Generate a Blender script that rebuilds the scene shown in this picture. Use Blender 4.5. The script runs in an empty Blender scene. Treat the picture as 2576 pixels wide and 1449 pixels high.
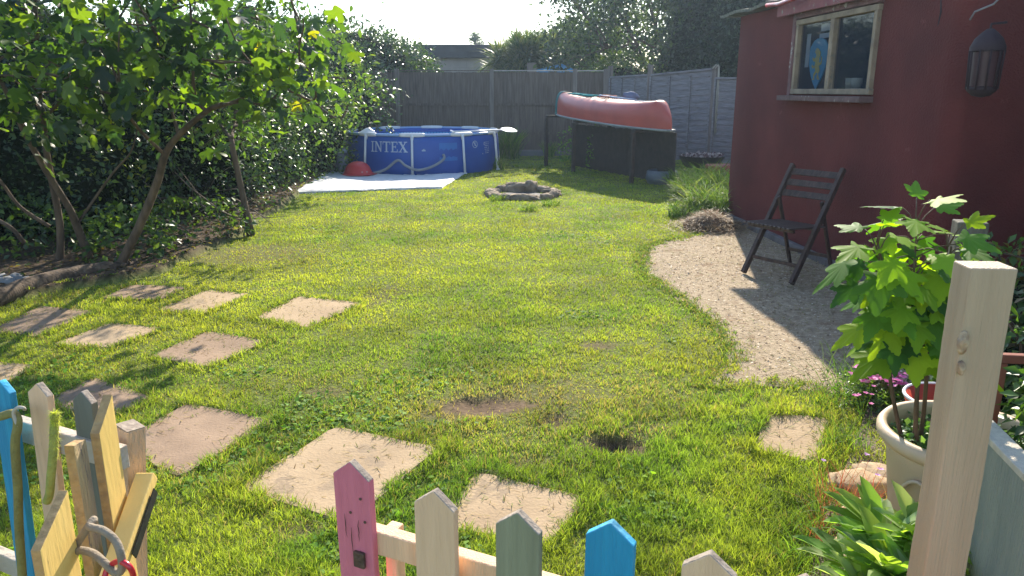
import bpy, math, random
import numpy as np
from mathutils import Vector, Matrix
R = math.radians
random.seed(7); rng = np.random.default_rng(11)
C = bpy.context.scene.collection
SC = bpy.context.scene

# ------------------------------------------------------------------ camera, sky, sun
PITCH = R(14.7); F = 1900.0; CAMH = 1.6
cd = bpy.data.cameras.new('camera'); cd.sensor_width = 36; cd.lens = 36*F/2576
cd.clip_start = .05; cd.clip_end = 600
cam = bpy.data.objects.new('camera', cd); C.objects.link(cam)
cam.location = (0, 0, CAMH); cam.rotation_euler = (R(90)-PITCH, 0, 0)
SC.camera = cam
SUN_EL, SUN_AZ = R(31), R(11.5)          # azimuth clockwise from +Y
w = bpy.data.worlds.new('World'); SC.world = w; w.use_nodes = True
nt = w.node_tree; bg = nt.nodes['Background']
sky = nt.nodes.new('ShaderNodeTexSky'); sky.sky_type = 'NISHITA'; sky.sun_disc = False
sky.sun_elevation = SUN_EL; sky.sun_rotation = SUN_AZ; sky.dust_density = 0.4; sky.air_density = 1.0
nt.links.new(sky.outputs[0], bg.inputs[0]); bg.inputs[1].default_value = .14
sd = bpy.data.lights.new('sun', 'SUN'); sd.energy = 4.6; sd.angle = R(.6); sd.color = (1, .91, .76)
so = bpy.data.objects.new('sun', sd); C.objects.link(so)
sdir = Vector((math.sin(SUN_AZ)*math.cos(SUN_EL), math.cos(SUN_AZ)*math.cos(SUN_EL), math.sin(SUN_EL)))
so.rotation_euler = (-sdir).to_track_quat('-Z', 'Y').to_euler(); so.location = (5, 20, 15)
SC.view_settings.view_transform = 'Standard'; SC.view_settings.look = 'None'
SC.view_settings.gamma = 1; SC.view_settings.exposure = 1.28

# ------------------------------------------------------------------ placing helpers (photo point -> ground / depth)
def ray(x, y):
    u = (x-1288)/F; v = -(y-724.5)/F
    return Vector((u, v*math.sin(PITCH)+math.cos(PITCH), v*math.cos(PITCH)-math.sin(PITCH)))
def gp(x, y, z=0.0):
    d = ray(x, y); t = (z-CAMH)/d.z
    return Vector((d.x*t, d.y*t, z))
def dp(x, y, Y):
    d = ray(x, y); t = Y/d.y
    return Vector((d.x*t, Y, CAMH+d.z*t))

# ------------------------------------------------------------------ materials
def newmat(name):
    m = bpy.data.materials.new(name); m.use_nodes = True
    return m, m.node_tree, m.node_tree.nodes['Principled BSDF']
def M(name, col, col2=None, rough=.8, scale=6, bump=.15, bscale=40, spec=.3, stretch=(1, 1, 1), metal=0, spots=None, detail=6, bdist=.01, spot_scale=3, spot_cut=.6):
    m, t, b = newmat(name); N = t.nodes; L = t.links
    tc = N.new('ShaderNodeTexCoord'); mp = N.new('ShaderNodeMapping'); L.new(tc.outputs['Object'], mp.inputs[0])
    mp.inputs['Scale'].default_value = stretch
    oi = N.new('ShaderNodeObjectInfo'); vm_ = N.new('ShaderNodeVectorMath'); vm_.operation = 'MULTIPLY_ADD'; vm_.inputs[1].default_value = (37, 23, 11); L.new(oi.outputs['Random'], vm_.inputs[0]); L.new(tc.outputs['Object'], vm_.inputs[2]); L.new(vm_.outputs[0], mp.inputs[0])
    n = N.new('ShaderNodeTexNoise'); n.inputs['Scale'].default_value = scale; n.inputs['Detail'].default_value = detail
    L.new(mp.outputs[0], n.inputs[0])
    r = N.new('ShaderNodeValToRGB'); c2 = col2 or tuple(c*.72 for c in col)
    r.color_ramp.elements[0].position = .32; r.color_ramp.elements[1].position = .68
    r.color_ramp.elements[0].color = (*c2, 1); r.color_ramp.elements[1].color = (*col, 1)
    L.new(n.outputs[0], r.inputs[0]); out = r.outputs[0]
    if spots:
        n3 = N.new('ShaderNodeTexNoise'); n3.inputs['Scale'].default_value = spot_scale; n3.inputs['Detail'].default_value = 8; n3.inputs['Roughness'].default_value = .7
        L.new(mp.outputs[0], n3.inputs[0])
        r3 = N.new('ShaderNodeValToRGB'); r3.color_ramp.elements[0].position = spot_cut; r3.color_ramp.elements[1].position = spot_cut+.04
        L.new(n3.outputs[0], r3.inputs[0])
        mx = N.new('ShaderNodeMix'); mx.data_type = 'RGBA'; L.new(r3.outputs[0], mx.inputs[0]); L.new(out, mx.inputs[6]); mx.inputs[7].default_value = (*spots, 1)
        out = mx.outputs[2]
    L.new(out, b.inputs['Base Color'])
    b.inputs['Roughness'].default_value = rough; b.inputs['Specular IOR Level'].default_value = spec; b.inputs['Metallic'].default_value = metal
    if bump:
        n2 = N.new('ShaderNodeTexNoise'); n2.inputs['Scale'].default_value = bscale; n2.inputs['Detail'].default_value = 5
        L.new(mp.outputs[0], n2.inputs[0]); bp = N.new('ShaderNodeBump'); bp.inputs['Strength'].default_value = min(1, bump*2); bp.inputs['Distance'].default_value = bdist
        L.new(n2.outputs[0], bp.inputs['Height']); L.new(bp.outputs[0], b.inputs['Normal'])
    return m
def leafmat(name, tint=(1, 1, 1), trans=.45, tcol=(1.5, 1.6, .45), rough=.38, spec=.45):
    """leaf: own colour from the per-leaf 'tint' attribute, lets light through"""
    m, t, b = newmat(name); N = t.nodes; L = t.links
    a = N.new('ShaderNodeAttribute'); a.attribute_name = 'tint'
    mx = N.new('ShaderNodeMix'); mx.data_type = 'RGBA'; mx.blend_type = 'MULTIPLY'; mx.inputs[0].default_value = 1
    L.new(a.outputs['Color'], mx.inputs[6]); mx.inputs[7].default_value = (*tint, 1)
    L.new(mx.outputs[2], b.inputs['Base Color']); b.inputs['Roughness'].default_value = rough; b.inputs['Specular IOR Level'].default_value = spec
    m2 = N.new('ShaderNodeMix'); m2.data_type = 'RGBA'; m2.blend_type = 'MULTIPLY'; m2.inputs[0].default_value = 1
    L.new(mx.outputs[2], m2.inputs[6]); m2.inputs[7].default_value = (*tcol, 1)
    tr = N.new('ShaderNodeBsdfTranslucent'); L.new(m2.outputs[2], tr.inputs[0])
    ms = N.new('ShaderNodeMixShader'); ms.inputs[0].default_value = trans
    L.new(b.outputs[0], ms.inputs[1]); L.new(tr.outputs[0], ms.inputs[2]); L.new(ms.outputs[0], N['Material Output'].inputs[0])
    return m
def attrmat(name, rough=.95, bump=.4, bscale=60, detailscale=25):
    m, t, b = newmat(name); N = t.nodes; L = t.links
    a = N.new('ShaderNodeAttribute'); a.attribute_name = 'tint'
    tc = N.new('ShaderNodeTexCoord'); n = N.new('ShaderNodeTexNoise'); n.inputs['Scale'].default_value = detailscale; n.inputs['Detail'].default_value = 8
    L.new(tc.outputs['Object'], n.inputs[0]); mr = N.new('ShaderNodeMapRange'); mr.inputs[1].default_value = .3; mr.inputs[2].default_value = .7; mr.inputs[3].default_value = .55; mr.inputs[4].default_value = 1.3
    L.new(n.outputs[0], mr.inputs[0]); vm = N.new('ShaderNodeVectorMath'); vm.operation = 'SCALE'
    L.new(a.outputs['Color'], vm.inputs[0]); L.new(mr.outputs[0], vm.inputs['Scale']); L.new(vm.outputs[0], b.inputs['Base Color'])
    b.inputs['Roughness'].default_value = rough; b.inputs['Specular IOR Level'].default_value = .1
    n2 = N.new('ShaderNodeTexNoise'); n2.inputs['Scale'].default_value = bscale; n2.inputs['Detail'].default_value = 6; L.new(tc.outputs['Object'], n2.inputs[0])
    bp = N.new('ShaderNodeBump'); bp.inputs['Strength'].default_value = bump; bp.inputs['Distance'].default_value = .02; L.new(n2.outputs[0], bp.inputs['Height']); L.new(bp.outputs[0], b.inputs['Normal'])
    return m

LEAF = leafmat('leaf_translucent')
LEAF_GLOSSY = leafmat('leaf_glossy', trans=.3, rough=.33, spec=.55)
LEAF_BRIGHT = leafmat('leaf_bright', trans=.55, rough=.6, spec=.3)
GRASS = leafmat('grass_blade', trans=.52, tcol=(1.45, 1.4, .6), rough=.6, spec=.25)
PETAL = leafmat('petal', trans=.4, tcol=(1.1, 1, 1), rough=.6, spec=.2)
GROUNDLEAF = leafmat('ground_leaf', trans=.4, rough=.65, spec=.15)
BARK = M('bark', (.15, .105, .07), (.06, .042, .03), scale=14, bump=.5, bscale=50, stretch=(1, 1, .25), rough=.9, bdist=.01)
TWIG = M('twig', (.2, .16, .12), (.1, .075, .055), scale=20, bump=.3, rough=.85)
SOIL = attrmat('soil_ground')
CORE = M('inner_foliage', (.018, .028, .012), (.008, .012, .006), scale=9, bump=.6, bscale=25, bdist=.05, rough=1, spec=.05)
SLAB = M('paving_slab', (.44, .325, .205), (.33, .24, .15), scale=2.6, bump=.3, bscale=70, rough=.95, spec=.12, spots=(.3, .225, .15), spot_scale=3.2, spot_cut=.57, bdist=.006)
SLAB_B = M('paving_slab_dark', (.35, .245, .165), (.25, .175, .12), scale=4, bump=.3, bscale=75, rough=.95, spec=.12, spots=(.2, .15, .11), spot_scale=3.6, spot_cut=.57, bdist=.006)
PINKW = M('pink_paint', (.66, .19, .25), (.56, .15, .2), scale=5, bump=.45, bscale=30, stretch=(9, 9, .7), rough=.6, spots=(.2, .05, .07), spot_scale=22, spot_cut=.69, bdist=.003)
CREAMW = M('cream_paint', (.8, .53, .33), (.68, .44, .27), scale=5, bump=.5, bscale=30, stretch=(9, 9, .6), rough=.65, spots=(.2, .16, .12), spot_scale=25, spot_cut=.68, bdist=.003)
WHITEW = M('post_paint', (.44, .33, .22), (.38, .28, .185), scale=4, bump=.5, bscale=26, stretch=(9, 9, .5), rough=.6, spots=(.3, .23, .17), spot_scale=30, spot_cut=.68, bdist=.003)
SAGEW = M('sage_paint', (.29, .29, .185), (.22, .22, .14), scale=5, bump=.5, bscale=30, stretch=(9, 9, .6), rough=.7, spots=(.13, .12, .09), spot_scale=25, spot_cut=.68, bdist=.003)
GREYW = M('grey_paint', (.17, .175, .15), (.12, .125, .1), scale=5, bump=.3, bscale=30, stretch=(4, 4, .6), rough=.7, bdist=.003)
BLUEW = M('blue_paint', (.03, .3, .5), (.022, .22, .4), scale=5, bump=.45, bscale=30, stretch=(9, 9, .6), rough=.5, spots=(.12, .2, .24), spot_scale=20, spot_cut=.67, bdist=.003)
YELLW = M('yellow_paint', (.92, .64, .22), (.84, .56, .17), scale=3, bump=.2, bscale=30, stretch=(3, 3, .5), rough=.55, spots=(.4, .28, .12), spot_scale=24, spot_cut=.69, bdist=.003)
ENDG = M('end_grain', (.4, .33, .26), (.24, .19, .15), scale=60, bump=.5, bscale=120, rough=.95, bdist=.003)
FENCEW = M('fence_board', (.175, .135, .11), (.09, .07, .06), scale=5, bump=.5, bscale=22, stretch=(6, 6, .4), rough=.95, spec=.1)
WANEYW = M('waney_board', (.27, .26, .27), (.17, .16, .165), scale=6, bump=.6, bscale=24, stretch=(.8, .8, 8), rough=.95, spec=.1, spots=(.12, .1, .1), spot_scale=4, spot_cut=.6)
DARKW = M('dark_wood', (.052, .036, .03), (.028, .02, .017), scale=10, bump=.3, bscale=60, rough=.55, spec=.4)
def render_mat():
    m = M('red_render', (.155, .036, .033), (.105, .027, .026), scale=1.6, bump=.9, bscale=70, rough=.9, spec=.15, bdist=.012, spots=(.2, .055, .056), spot_scale=2.3, spot_cut=.64)
    return m
REND = render_mat()
POOLB = M('pool_vinyl', (.012, .09, .42), (.01, .07, .34), scale=2, bump=.15, bscale=7, rough=.45, spec=.4, bdist=.02)
POOLW = M('white_enamel', (.75, .76, .77), (.65, .66, .68), rough=.35, bump=0)
PRINTW = M('print_white', (.5, .58, .68), (.4, .48, .58), rough=.6, bump=0)
HULL = M('canoe_red', (.5, .085, .055), (.38, .065, .045), scale=2.5, bump=.05, rough=.42, spec=.5, spots=(.66, .3, .22), spot_scale=14, spot_cut=.7)
GREYP = M('grey_plastic', (.3, .32, .34), (.22, .24, .26), rough=.5, bump=.05)
STONE = M('rubble_stone', (.36, .28, .19), (.13, .1, .075), scale=6, bump=1, bscale=22, rough=.95, bdist=.03)

# ------------------------------------------------------------------ object helpers
ORG = {}
def tag(o, label=None, cat=None, group=None, kind=None):
    if label: o['label'] = label
    if cat: o['category'] = cat
    if group: o['group'] = group
    if kind: o['kind'] = kind
    return o
def thing(name, label, cat, loc=(0, 0, 0), group=None):
    o = bpy.data.objects.new(name, None); C.objects.link(o); o.location = loc; o.empty_display_size = .1
    ORG[o.name] = Vector(loc); return tag(o, label, cat, group)
class MB:
    """collects shapes given in world coordinates into one mesh"""
    def __init__(s): s.v = []; s.f = []; s.m = []; s.sm = []
    def add(s, vs, fs, mi=0, smooth=False):
        o = len(s.v); s.v += [tuple(v) for v in vs]
        for f in fs: s.f.append(tuple(i+o for i in f)); s.m.append(mi); s.sm.append(smooth)
    def box(s, c, size, rot=None, mi=0):
        c = Vector(c); h = [x/2 for x in size]; rot = rot or Matrix.Identity(3)
        vs = [c+rot@Vector((sx*h[0], sy*h[1], sz*h[2])) for sx in (-1, 1) for sy in (-1, 1) for sz in (-1, 1)]
        s.add(vs, [(0, 1, 3, 2), (4, 6, 7, 5), (0, 4, 5, 1), (2, 3, 7, 6), (0, 2, 6, 4), (1, 5, 7, 3)], mi)
    def bar(s, a, b, wd, th, up=(0, 0, 1), mi=0):
        a = Vector(a); b = Vector(b); d = (b-a); l = d.length; d.normalize(); up = Vector(up)
        x = d.cross(up)
        if x.length < 1e-4: x = d.cross(Vector((1, 0, 0)))
        x.normalize(); z = x.cross(d)
        s.box((a+b)/2, (wd, l, th), Matrix((x, d, z)).transposed(), mi)
    def prism(s, pts, off, mi=0, mside=None):
        n = len(pts); off = Vector(off); pts = [Vector(p) for p in pts]
        vs = pts+[p+off for p in pts]; o = len(s.v); s.v += [tuple(v) for v in vs]
        s.f.append(tuple(o+i for i in range(n))[::-1]); s.m.append(mi); s.sm.append(False)
        s.f.append(tuple(o+n+i for i in range(n))); s.m.append(mi); s.sm.append(False)
        for i in range(n):
            j = (i+1) % n; s.f.append((o+i, o+j, o+n+j, o+n+i)); s.m.append(mi if mside is None else mside(i)); s.sm.append(False)
    def tube(s, pts, rad, seg=8, mi=0, cap=True):
        pts = [Vector(p) for p in pts]; n = len(pts)
        if not hasattr(rad, '__len__'): rad = [rad]*n
        prev = None; rings = []
        for i, p in enumerate(pts):
            d = (pts[min(i+1, n-1)]-pts[max(i-1, 0)]); d.normalize()
            if prev is None:
                x = d.cross(Vector((0, 0, 1)))
                if x.length < .05: x = d.cross(Vector((1, 0, 0)))
            else: x = prev-d*prev.dot(d)
            x.normalize(); prev = x.copy(); y = d.cross(x)
            rings.append([p+(x*math.cos(a)+y*math.sin(a))*rad[i] for a in [2*math.pi*k/seg for k in range(seg)]])
        o = len(s.v)
        for r in rings: s.v += [tuple(v) for v in r]
        for i in range(n-1):
            for k in range(seg):
                s.f.append((o+i*seg+k, o+i*seg+(k+1) % seg, o+(i+1)*seg+(k+1) % seg, o+(i+1)*seg+k)); s.m.append(mi); s.sm.append(True)
        if cap:
            s.f.append(tuple(o+k for k in range(seg))[::-1]); s.m.append(mi); s.sm.append(False)
            s.f.append(tuple(o+(n-1)*seg+k for k in range(seg))); s.m.append(mi); s.sm.append(False)
    def lathe(s, c, prof, seg=40, mi=0, smooth=True, a0=0, a1=2*math.pi):
        c = Vector(c); o = len(s.v); full = abs(a1-a0-2*math.pi) < 1e-6; ns = seg if full else seg+1
        for r, z in prof:
            for k in range(ns):
                a = a0+(a1-a0)*k/seg; s.v.append((c.x+r*math.cos(a), c.y+r*math.sin(a), c.z+z))
        for i in range(len(prof)-1):
            for k in range(seg):
                k2 = (k+1) % ns
                s.f.append((o+i*ns+k, o+i*ns+k2, o+(i+1)*ns+k2, o+(i+1)*ns+k)); s.m.append(mi); s.sm.append(smooth)
    def build(s, name, mats, parent=None, bevel=0, world=None):
        me = bpy.data.meshes.new(name); org = ORG[parent.name] if parent else (Vector(world) if world else Vector((0, 0, 0)))
        me.from_pydata([tuple(Vector(v)-org) for v in s.v], [], s.f)
        mats = mats if isinstance(mats, (list, tuple)) else [mats]
        for m in mats: me.materials.append(m)
        me.polygons.foreach_set('material_index', s.m); me.polygons.foreach_set('use_smooth', s.sm); me.update()
        o = bpy.data.objects.new(name, me); C.objects.link(o)
        if parent: o.parent = parent; ORG[o.name] = org
        else: o.location = org; ORG[o.name] = org
        if bevel:
            b = o.modifiers.new('bevel', 'BEVEL'); b.width = bevel; b.segments = 2; b.limit_method = 'ANGLE'; b.angle_limit = R(40)
        return o
def npmesh(name, V, T, mat, parent=None, tint=None, world=(0, 0, 0), extra=None):
    """fast triangle mesh; V (n,3), T (m,3); tint (n,3)"""
    org = np.array(ORG[parent.name] if parent else world, dtype=float)
    V = (V-org).astype(np.float32)
    me = bpy.data.meshes.new(name); me.vertices.add(len(V)); me.vertices.foreach_set('co', V.ravel())
    me.loops.add(T.size); me.loops.foreach_set('vertex_index', T.ravel().astype(np.int32))
    me.polygons.add(len(T)); me.polygons.foreach_set('loop_start', np.arange(0, T.size, 3, dtype=np.int32))
    me.materials.append(mat)
    if tint is not None:
        a = me.attributes.new('tint', 'FLOAT_COLOR', 'POINT')
        a.data.foreach_set('color', np.concatenate([tint, np.ones((len(tint), 1))], 1).astype(np.float32).ravel())
    me.update(calc_edges=True)
    o = bpy.data.objects.new(name, me); C.objects.link(o)
    if parent: o.parent = parent
    else: o.location = tuple(org)
    ORG[o.name] = Vector(org); return o

# ------------------------------------------------------------------ numpy noise
_g = rng.random((64, 64, 16))
def vnoise(x, y, s=1., k=0):
    x = np.asarray(x)*s+17.3*k; y = np.asarray(y)*s-9.1*k; xi = np.floor(x).astype(int); yi = np.floor(y).astype(int); fx = x-xi; fy = y-yi
    fx = fx*fx*(3-2*fx); fy = fy*fy*(3-2*fy); g = _g[:, :, k % 16]
    a = g[xi % 64, yi % 64]; b = g[(xi+1) % 64, yi % 64]; c = g[xi % 64, (yi+1) % 64]; d = g[(xi+1) % 64, (yi+1) % 64]
    return (a*(1-fx)+b*fx)*(1-fy)+(c*(1-fx)+d*fx)*fy
def inpoly(x, y, poly):
    r = np.zeros(len(x), bool); n = len(poly)
    for i in range(n):
        x1, y1 = poly[i][0], poly[i][1]; x2, y2 = poly[(i+1) % n][0], poly[(i+1) % n][1]
        if y1 == y2: continue
        c = ((y1 > y) != (y2 > y)) & (x < (x2-x1)*(y-y1)/(y2-y1)+x1); r ^= c
    return r
def sm(a, b, x): t = np.clip((x-a)/(b-a), 0, 1); return t*t*(3-2*t)

# ------------------------------------------------------------------ leaves and blades
def oval_leaf(wd=.3):
    V = np.array([(0, 0, 0), (wd*.8, .3, .07), (wd, .55, .06), (wd*.5, .85, -.02), (0, 1, -.12), (-wd*.5, .85, -.02), (-wd, .55, .06), (-wd*.8, .3, .07), (0, .5, 0)], float)
    T = np.array([(0, 1, 8), (1, 2, 8), (2, 3, 8), (3, 4, 8), (4, 5, 8), (5, 6, 8), (6, 7, 8), (7, 0, 8)]); return V, T
def small_leaf(wd=.3):
    V = np.array([(0, 0, 0), (wd, .5, .08), (0, 1, -.1), (-wd, .5, .08)], float); return V, np.array([(0, 1, 2), (0, 2, 3)])
def lobed_leaf(sharp=True):
    pts = []
    lob = [(-125, .55), (-65, .85), (0, 1.0), (65, .85), (125, .55)] if sharp else [(-115, .5), (-55, .85), (0, 1.), (55, .85), (115, .5)]
    for i, (a, l) in enumerate(lob):
        w_ = (16, .72) if sharp else (17, .88)
        pts.append((a-w_[0], l*w_[1])); 
        if not sharp: pts.append((a-8, l*.98))
        pts.append((a, l))
        if not sharp: pts.append((a+8, l*.98))
        pts.append((a+w_[0], l*w_[1]))
        if i < 4: pts.append(((a+lob[i+1][0])/2, .52 if sharp else .42))
    V = [(0, .25, 0)]
    V += [(math.sin(R(a))*l*.62, .25+math.cos(R(a))*l*.75, -.12*l*l+.05*math.sin(R(a*5))) for a, l in pts]
    V.append((0, .02, 0)); n = len(V)
    T = [(0, i, i+1) for i in range(1, n-1)]+[(0, n-1, 1)]
    return np.array(V, float), np.array(T)
def unit(v): return v/np.maximum(np.linalg.norm(v, axis=1, keepdims=True), 1e-9)
def leaf_cloud(P, D, N, S, tmpl):
    """P base points, D leaf direction, N rough normal, S sizes"""
    V, T = tmpl; D = unit(D); X = unit(np.cross(D, N)); Z = np.cross(X, D); n = len(P)
    W = P[:, None]+S[:, None, None]*(V[None, :, 0:1]*X[:, None]+V[None, :, 1:2]*D[:, None]+V[None, :, 2:3]*Z[:, None])
    TT = T[None]+(np.arange(n)*len(V))[:, None, None]
    return W.reshape(-1, 3), TT.reshape(-1, 3), len(V)
def rnd_dir(n): return unit(rng.normal(size=(n, 3)))
def tints(n, cols, per, jit=.25, wts=None):
    cols = np.array(cols); k = rng.choice(len(cols), n, p=wts); c = cols[k]*(1+jit*(rng.random((n, 1))*2-1))
    return np.repeat(np.clip(c, 0, 1), per, 0)
def blades(P, H, Wd, lean, az, bend=.6, seg=2):
    """curved tapering blades, all numpy"""
    n = len(P); hd = np.stack([np.cos(az), np.sin(az), np.zeros(n)], 1); sd_ = np.stack([-np.sin(az), np.cos(az), np.zeros(n)], 1)
    # blades face a random way
    fa = rng.random(n)*math.pi*2; sd_ = np.stack([np.cos(fa), np.sin(fa), np.zeros(n)], 1)
    rows = []; pos = P.copy(); ang = lean.copy(); L = H/seg
    for i in range(seg+1):
        if i == seg: rows.append(pos[:, None])
        else:
            ww = Wd*(1-(i/seg)**1.5*.6); rows.append(np.stack([pos-sd_*ww[:, None]/2, pos+sd_*ww[:, None]/2], 1))
        pos = pos+L[:, None]*(hd*np.sin(ang)[:, None]+np.array([0, 0, 1.])*np.cos(ang)[:, None]); ang = ang+bend/seg*2
    V = np.concatenate(rows, 1); per = 2*seg+1; T = []
    for i in range(seg-1): T += [(2*i, 2*i+1, 2*i+3), (2*i, 2*i+3, 2*i+2)]
    T.append((2*seg-2, 2*seg-1, 2*seg))
    TT = np.array(T)[None]+(np.arange(n)*per)[:, None, None]
    return V.reshape(-1, 3), TT.reshape(-1, 3), per
def blob(c, r, seed, sub=3, amp=.22, squash=1):
    """lumpy closed mass (numpy) returned as verts, tris"""
    import bmesh
    bm = bmesh.new(); bmesh.ops.create_icosphere(bm, subdivisions=sub, radius=1)
    V = np.array([v.co[:] for v in bm.verts]); T = np.array([[v.index for v in f.verts] for f in bm.faces]); bm.free()
    n = vnoise(V[:, 0]+V[:, 2]*.7+seed, V[:, 1]-V[:, 2]*.6, 2.2, seed % 16)-.5+.5*(vnoise(V[:, 0]-V[:, 2], V[:, 1]+V[:, 2], 5, (seed+3) % 16)-.5)
    V = V*(1+amp*2*n)[:, None]*np.array(r)+np.array(c); return V, T
def bush(name, label, cat, c, r, n, size, cols, group=None, mat=None, tmpl=None, core=.8, seed=1, wts=None, stem=True, jit=.3, flat=.0, amp=.24):
    """c centre, r radii of an uneven crown; leaves grow through the outer third"""
    base = (c[0], c[1], 0); t = thing(name, label, cat, base, group)
    d = rnd_dir(n); nn = vnoise(d[:, 0]+d[:, 2]*.7+seed, d[:, 1]-d[:, 2]*.6, 2.2, seed % 16)-.5+.5*(vnoise(d[:, 0]-d[:, 2], d[:, 1]+d[:, 2], 5, (seed+3) % 16)-.5)
    n3 = vnoise(d[:, 0]*3+seed, d[:, 1]*3+d[:, 2]*4, 3.1, (seed+5) % 16)
    rad = (1+amp*2*nn)*(.8+.3*rng.random(n)**.6+.16*(n3-.5))
    P = d*rad[:, None]*np.array(r)+np.array(c); keep = P[:, 2] > .03; P = P[keep]; d = d[keep]; n = len(P)
    D = unit(d*.7+rnd_dir(n)*.9+np.array([0, 0, -.15])); N = unit(d*.6+np.array([0, 0, .6])+rnd_dir(n)*.6)
    S = size*(.6+.8*rng.random(n)); V, T, per = leaf_cloud(P, D, N, S, tmpl or small_leaf(.3))
    npmesh('crown', V, T, mat or LEAF_GLOSSY, t, tints(n, cols, per, jit, wts))
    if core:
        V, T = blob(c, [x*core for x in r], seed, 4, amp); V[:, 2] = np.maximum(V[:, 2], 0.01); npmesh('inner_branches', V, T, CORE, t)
    if stem:
        mb = MB()
        for k in range(5):
            a = random.random()*6.28; mb.tube([(c[0]+.1*math.cos(a), c[1]+.1*math.sin(a), 0), (c[0]+.2*r[0]*math.cos(a), c[1]+.2*r[1]*math.sin(a), c[2]*.6), (c[0]+.6*r[0]*math.cos(a), c[1]+.6*r[1]*math.sin(a), c[2]+r[2]*.4)], [.05, .035, .015], 6)
        for k in range(70):
            d_ = Vector((random.gauss(0, 1), random.gauss(-.4, 1), random.gauss(.3, .8))).normalized(); p0 = Vector((c[0]+d_.x*r[0]*.6, c[1]+d_.y*r[1]*.6, c[2]+d_.z*r[2]*.6)); L_ = random.uniform(.5, .75)
            p1 = Vector((c[0]+d_.x*r[0]*(.6+L_*.6), c[1]+d_.y*r[1]*(.6+L_*.6), c[2]+d_.z*r[2]*(.6+L_*.6)+random.gauss(.05, .08)))
            if p1.z > .05: mb.tube([p0, p0.lerp(p1, .5)+Vector((random.gauss(0, .05), random.gauss(0, .05), random.gauss(0, .05))), p1], [.012, .008, .004], 4)
        mb.build('trunk', BARK, t)
    return t
def grow(mb, p, d, l, r, depth, tips, spread=.55, seg=4, droop=0, split=(2, 3)):
    """recursive wavy limb; records tip points with direction"""
    pts = [p.copy()]; rr = [r]; q = p.copy(); dd = d.normalized()
    for i in range(seg):
        dd = (dd+Vector((random.gauss(0, .13), random.gauss(0, .13), random.gauss(0, .09)-droop))).normalized(); q = q+dd*(l/seg); pts.append(q.copy()); rr.append(r*(1-.42*(i+1)/seg))
        if depth <= 1: tips.append((q.copy(), dd.copy()))
    mb.tube(pts, rr, 6 if depth > 1 else 5)
    if depth > 0:
        for k in range(random.randint(*split)):
            e = (dd+Vector((random.gauss(0, spread), random.gauss(0, spread), random.gauss(.05, spread*.7)))).normalized()
            grow(mb, q, e, l*random.uniform(.6, .85), rr[-1]*.75, depth-1, tips, spread, seg, droop, split)
def leaves_at(tips, per_tip, spread, size, tmpl, mat, parent, cols, name='crown', wts=None, hang=.35, jit=.25):
    P0 = np.array([t[0][:] for t in tips]); P = np.repeat(P0, per_tip, 0); n = len(P)
    P = P+rng.normal(size=(n, 3))*spread
    D = rnd_dir(n)+np.array([0, 0, -hang]); N = rnd_dir(n)*.7+np.array([0, 0, .8]); S = size*(.55+.75*rng.random(n))
    V, T, k = leaf_cloud(P, D, N, S, tmpl); return npmesh(name, V, T, mat, parent, tints(n, cols, k, jit, wts))

# ------------------------------------------------------------------ layout polygons taken on the ground
SLABS = [
 [(642, 799), (752, 747), (916, 764), (775, 826)],
 [(394, 781), (522, 731), (636, 742), (513, 793)],
 [(376, 899), (522, 835), (673, 861), (522, 927)],
 [(133, 866), (274, 815), (416, 826), (274, 878)],
 [(-20, 832), (102, 771), (242, 784), (90, 850)],
 [(255, 752), (335, 718), (470, 724), (400, 757)],
 [(110, 1012), (240, 950), (382, 1000), (270, 1058)],
 [(300, 1115), (470, 1018), (691, 1060), (447, 1208)],
 [(602, 1233), (841, 1076), (1107, 1131), (880, 1318)],
 [(1198, 1188), (1478, 1256), (1375, 1372), (1110, 1325)],
 [(1920, 1041), (2085, 1055), (2060, 1168), (1897, 1133)],
 [(-120, 925), (-20, 912), (92, 922), (10, 968), (-120, 975)],
]
SLABW = [[gp(*p) for p in s] for s in SLABS]
PATIO = [gp(*p) for p in [(1835, 560), (1760, 590), (1680, 606), (1625, 622), (1612, 650), (1622, 695), (1690, 738), (1765, 790), (1812, 838), (1852, 900), (1800, 938), (1755, 976), (1960, 968), (2120, 990), (2250, 1010)]]+[Vector((2.6, 3.0, 0)), Vector((3.6, 3.2, 0)), Vector((3.3, 5.4, 0)), Vector((2.86, 9.7, 0))]
BED = [gp(*p) for p in [(880, 398), (850, 425), (770, 470), (745, 490), (700, 530), (640, 560), (600, 598), (520, 630), (450, 660), (400, 690), (280, 712), (160, 730), (60, 752), (0, 765)]]+[Vector((-9, 5.5, 0)), Vector((-9, 21, 0)), Vector((-4, 21, 0))]
PIT = gp(1312, 492); PC = Vector((-1.88, 16.25, 0)); PR = 1.57
def bare(x, y):
    """0..1 how bare the turf is"""
    b = np.zeros_like(x)
    for (px, py, rx, ry, a) in [(1230, 1020, .3, .15, .95), (1130, 1040, .2, .1, .5), (1400, 1060, .07, .1, .75), (1545, 1118, .15, .12, 1.0), (1500, 870, .12, .1, .7), (820, 985, .13, .05, .6), (1640, 1090, .15, .12, .4), (1340, 1160, .12, .06, .5), (620, 640, .7, .5, .35), (1320, 1000, .5, .22, .35), (750, 1330, .12, .08, .5), (960, 745, .15, .3, .4), (1420, 965, .1, .05, .5)]:
        c = gp(px, py); d = ((x-c.x)/rx)**2+((y-c.y)/ry)**2; n = vnoise(x, y, 14, 2)*1.2; b = np.maximum(b, a*np.clip(1.5-d*(.6+n), 0, 1))
    return b
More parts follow.
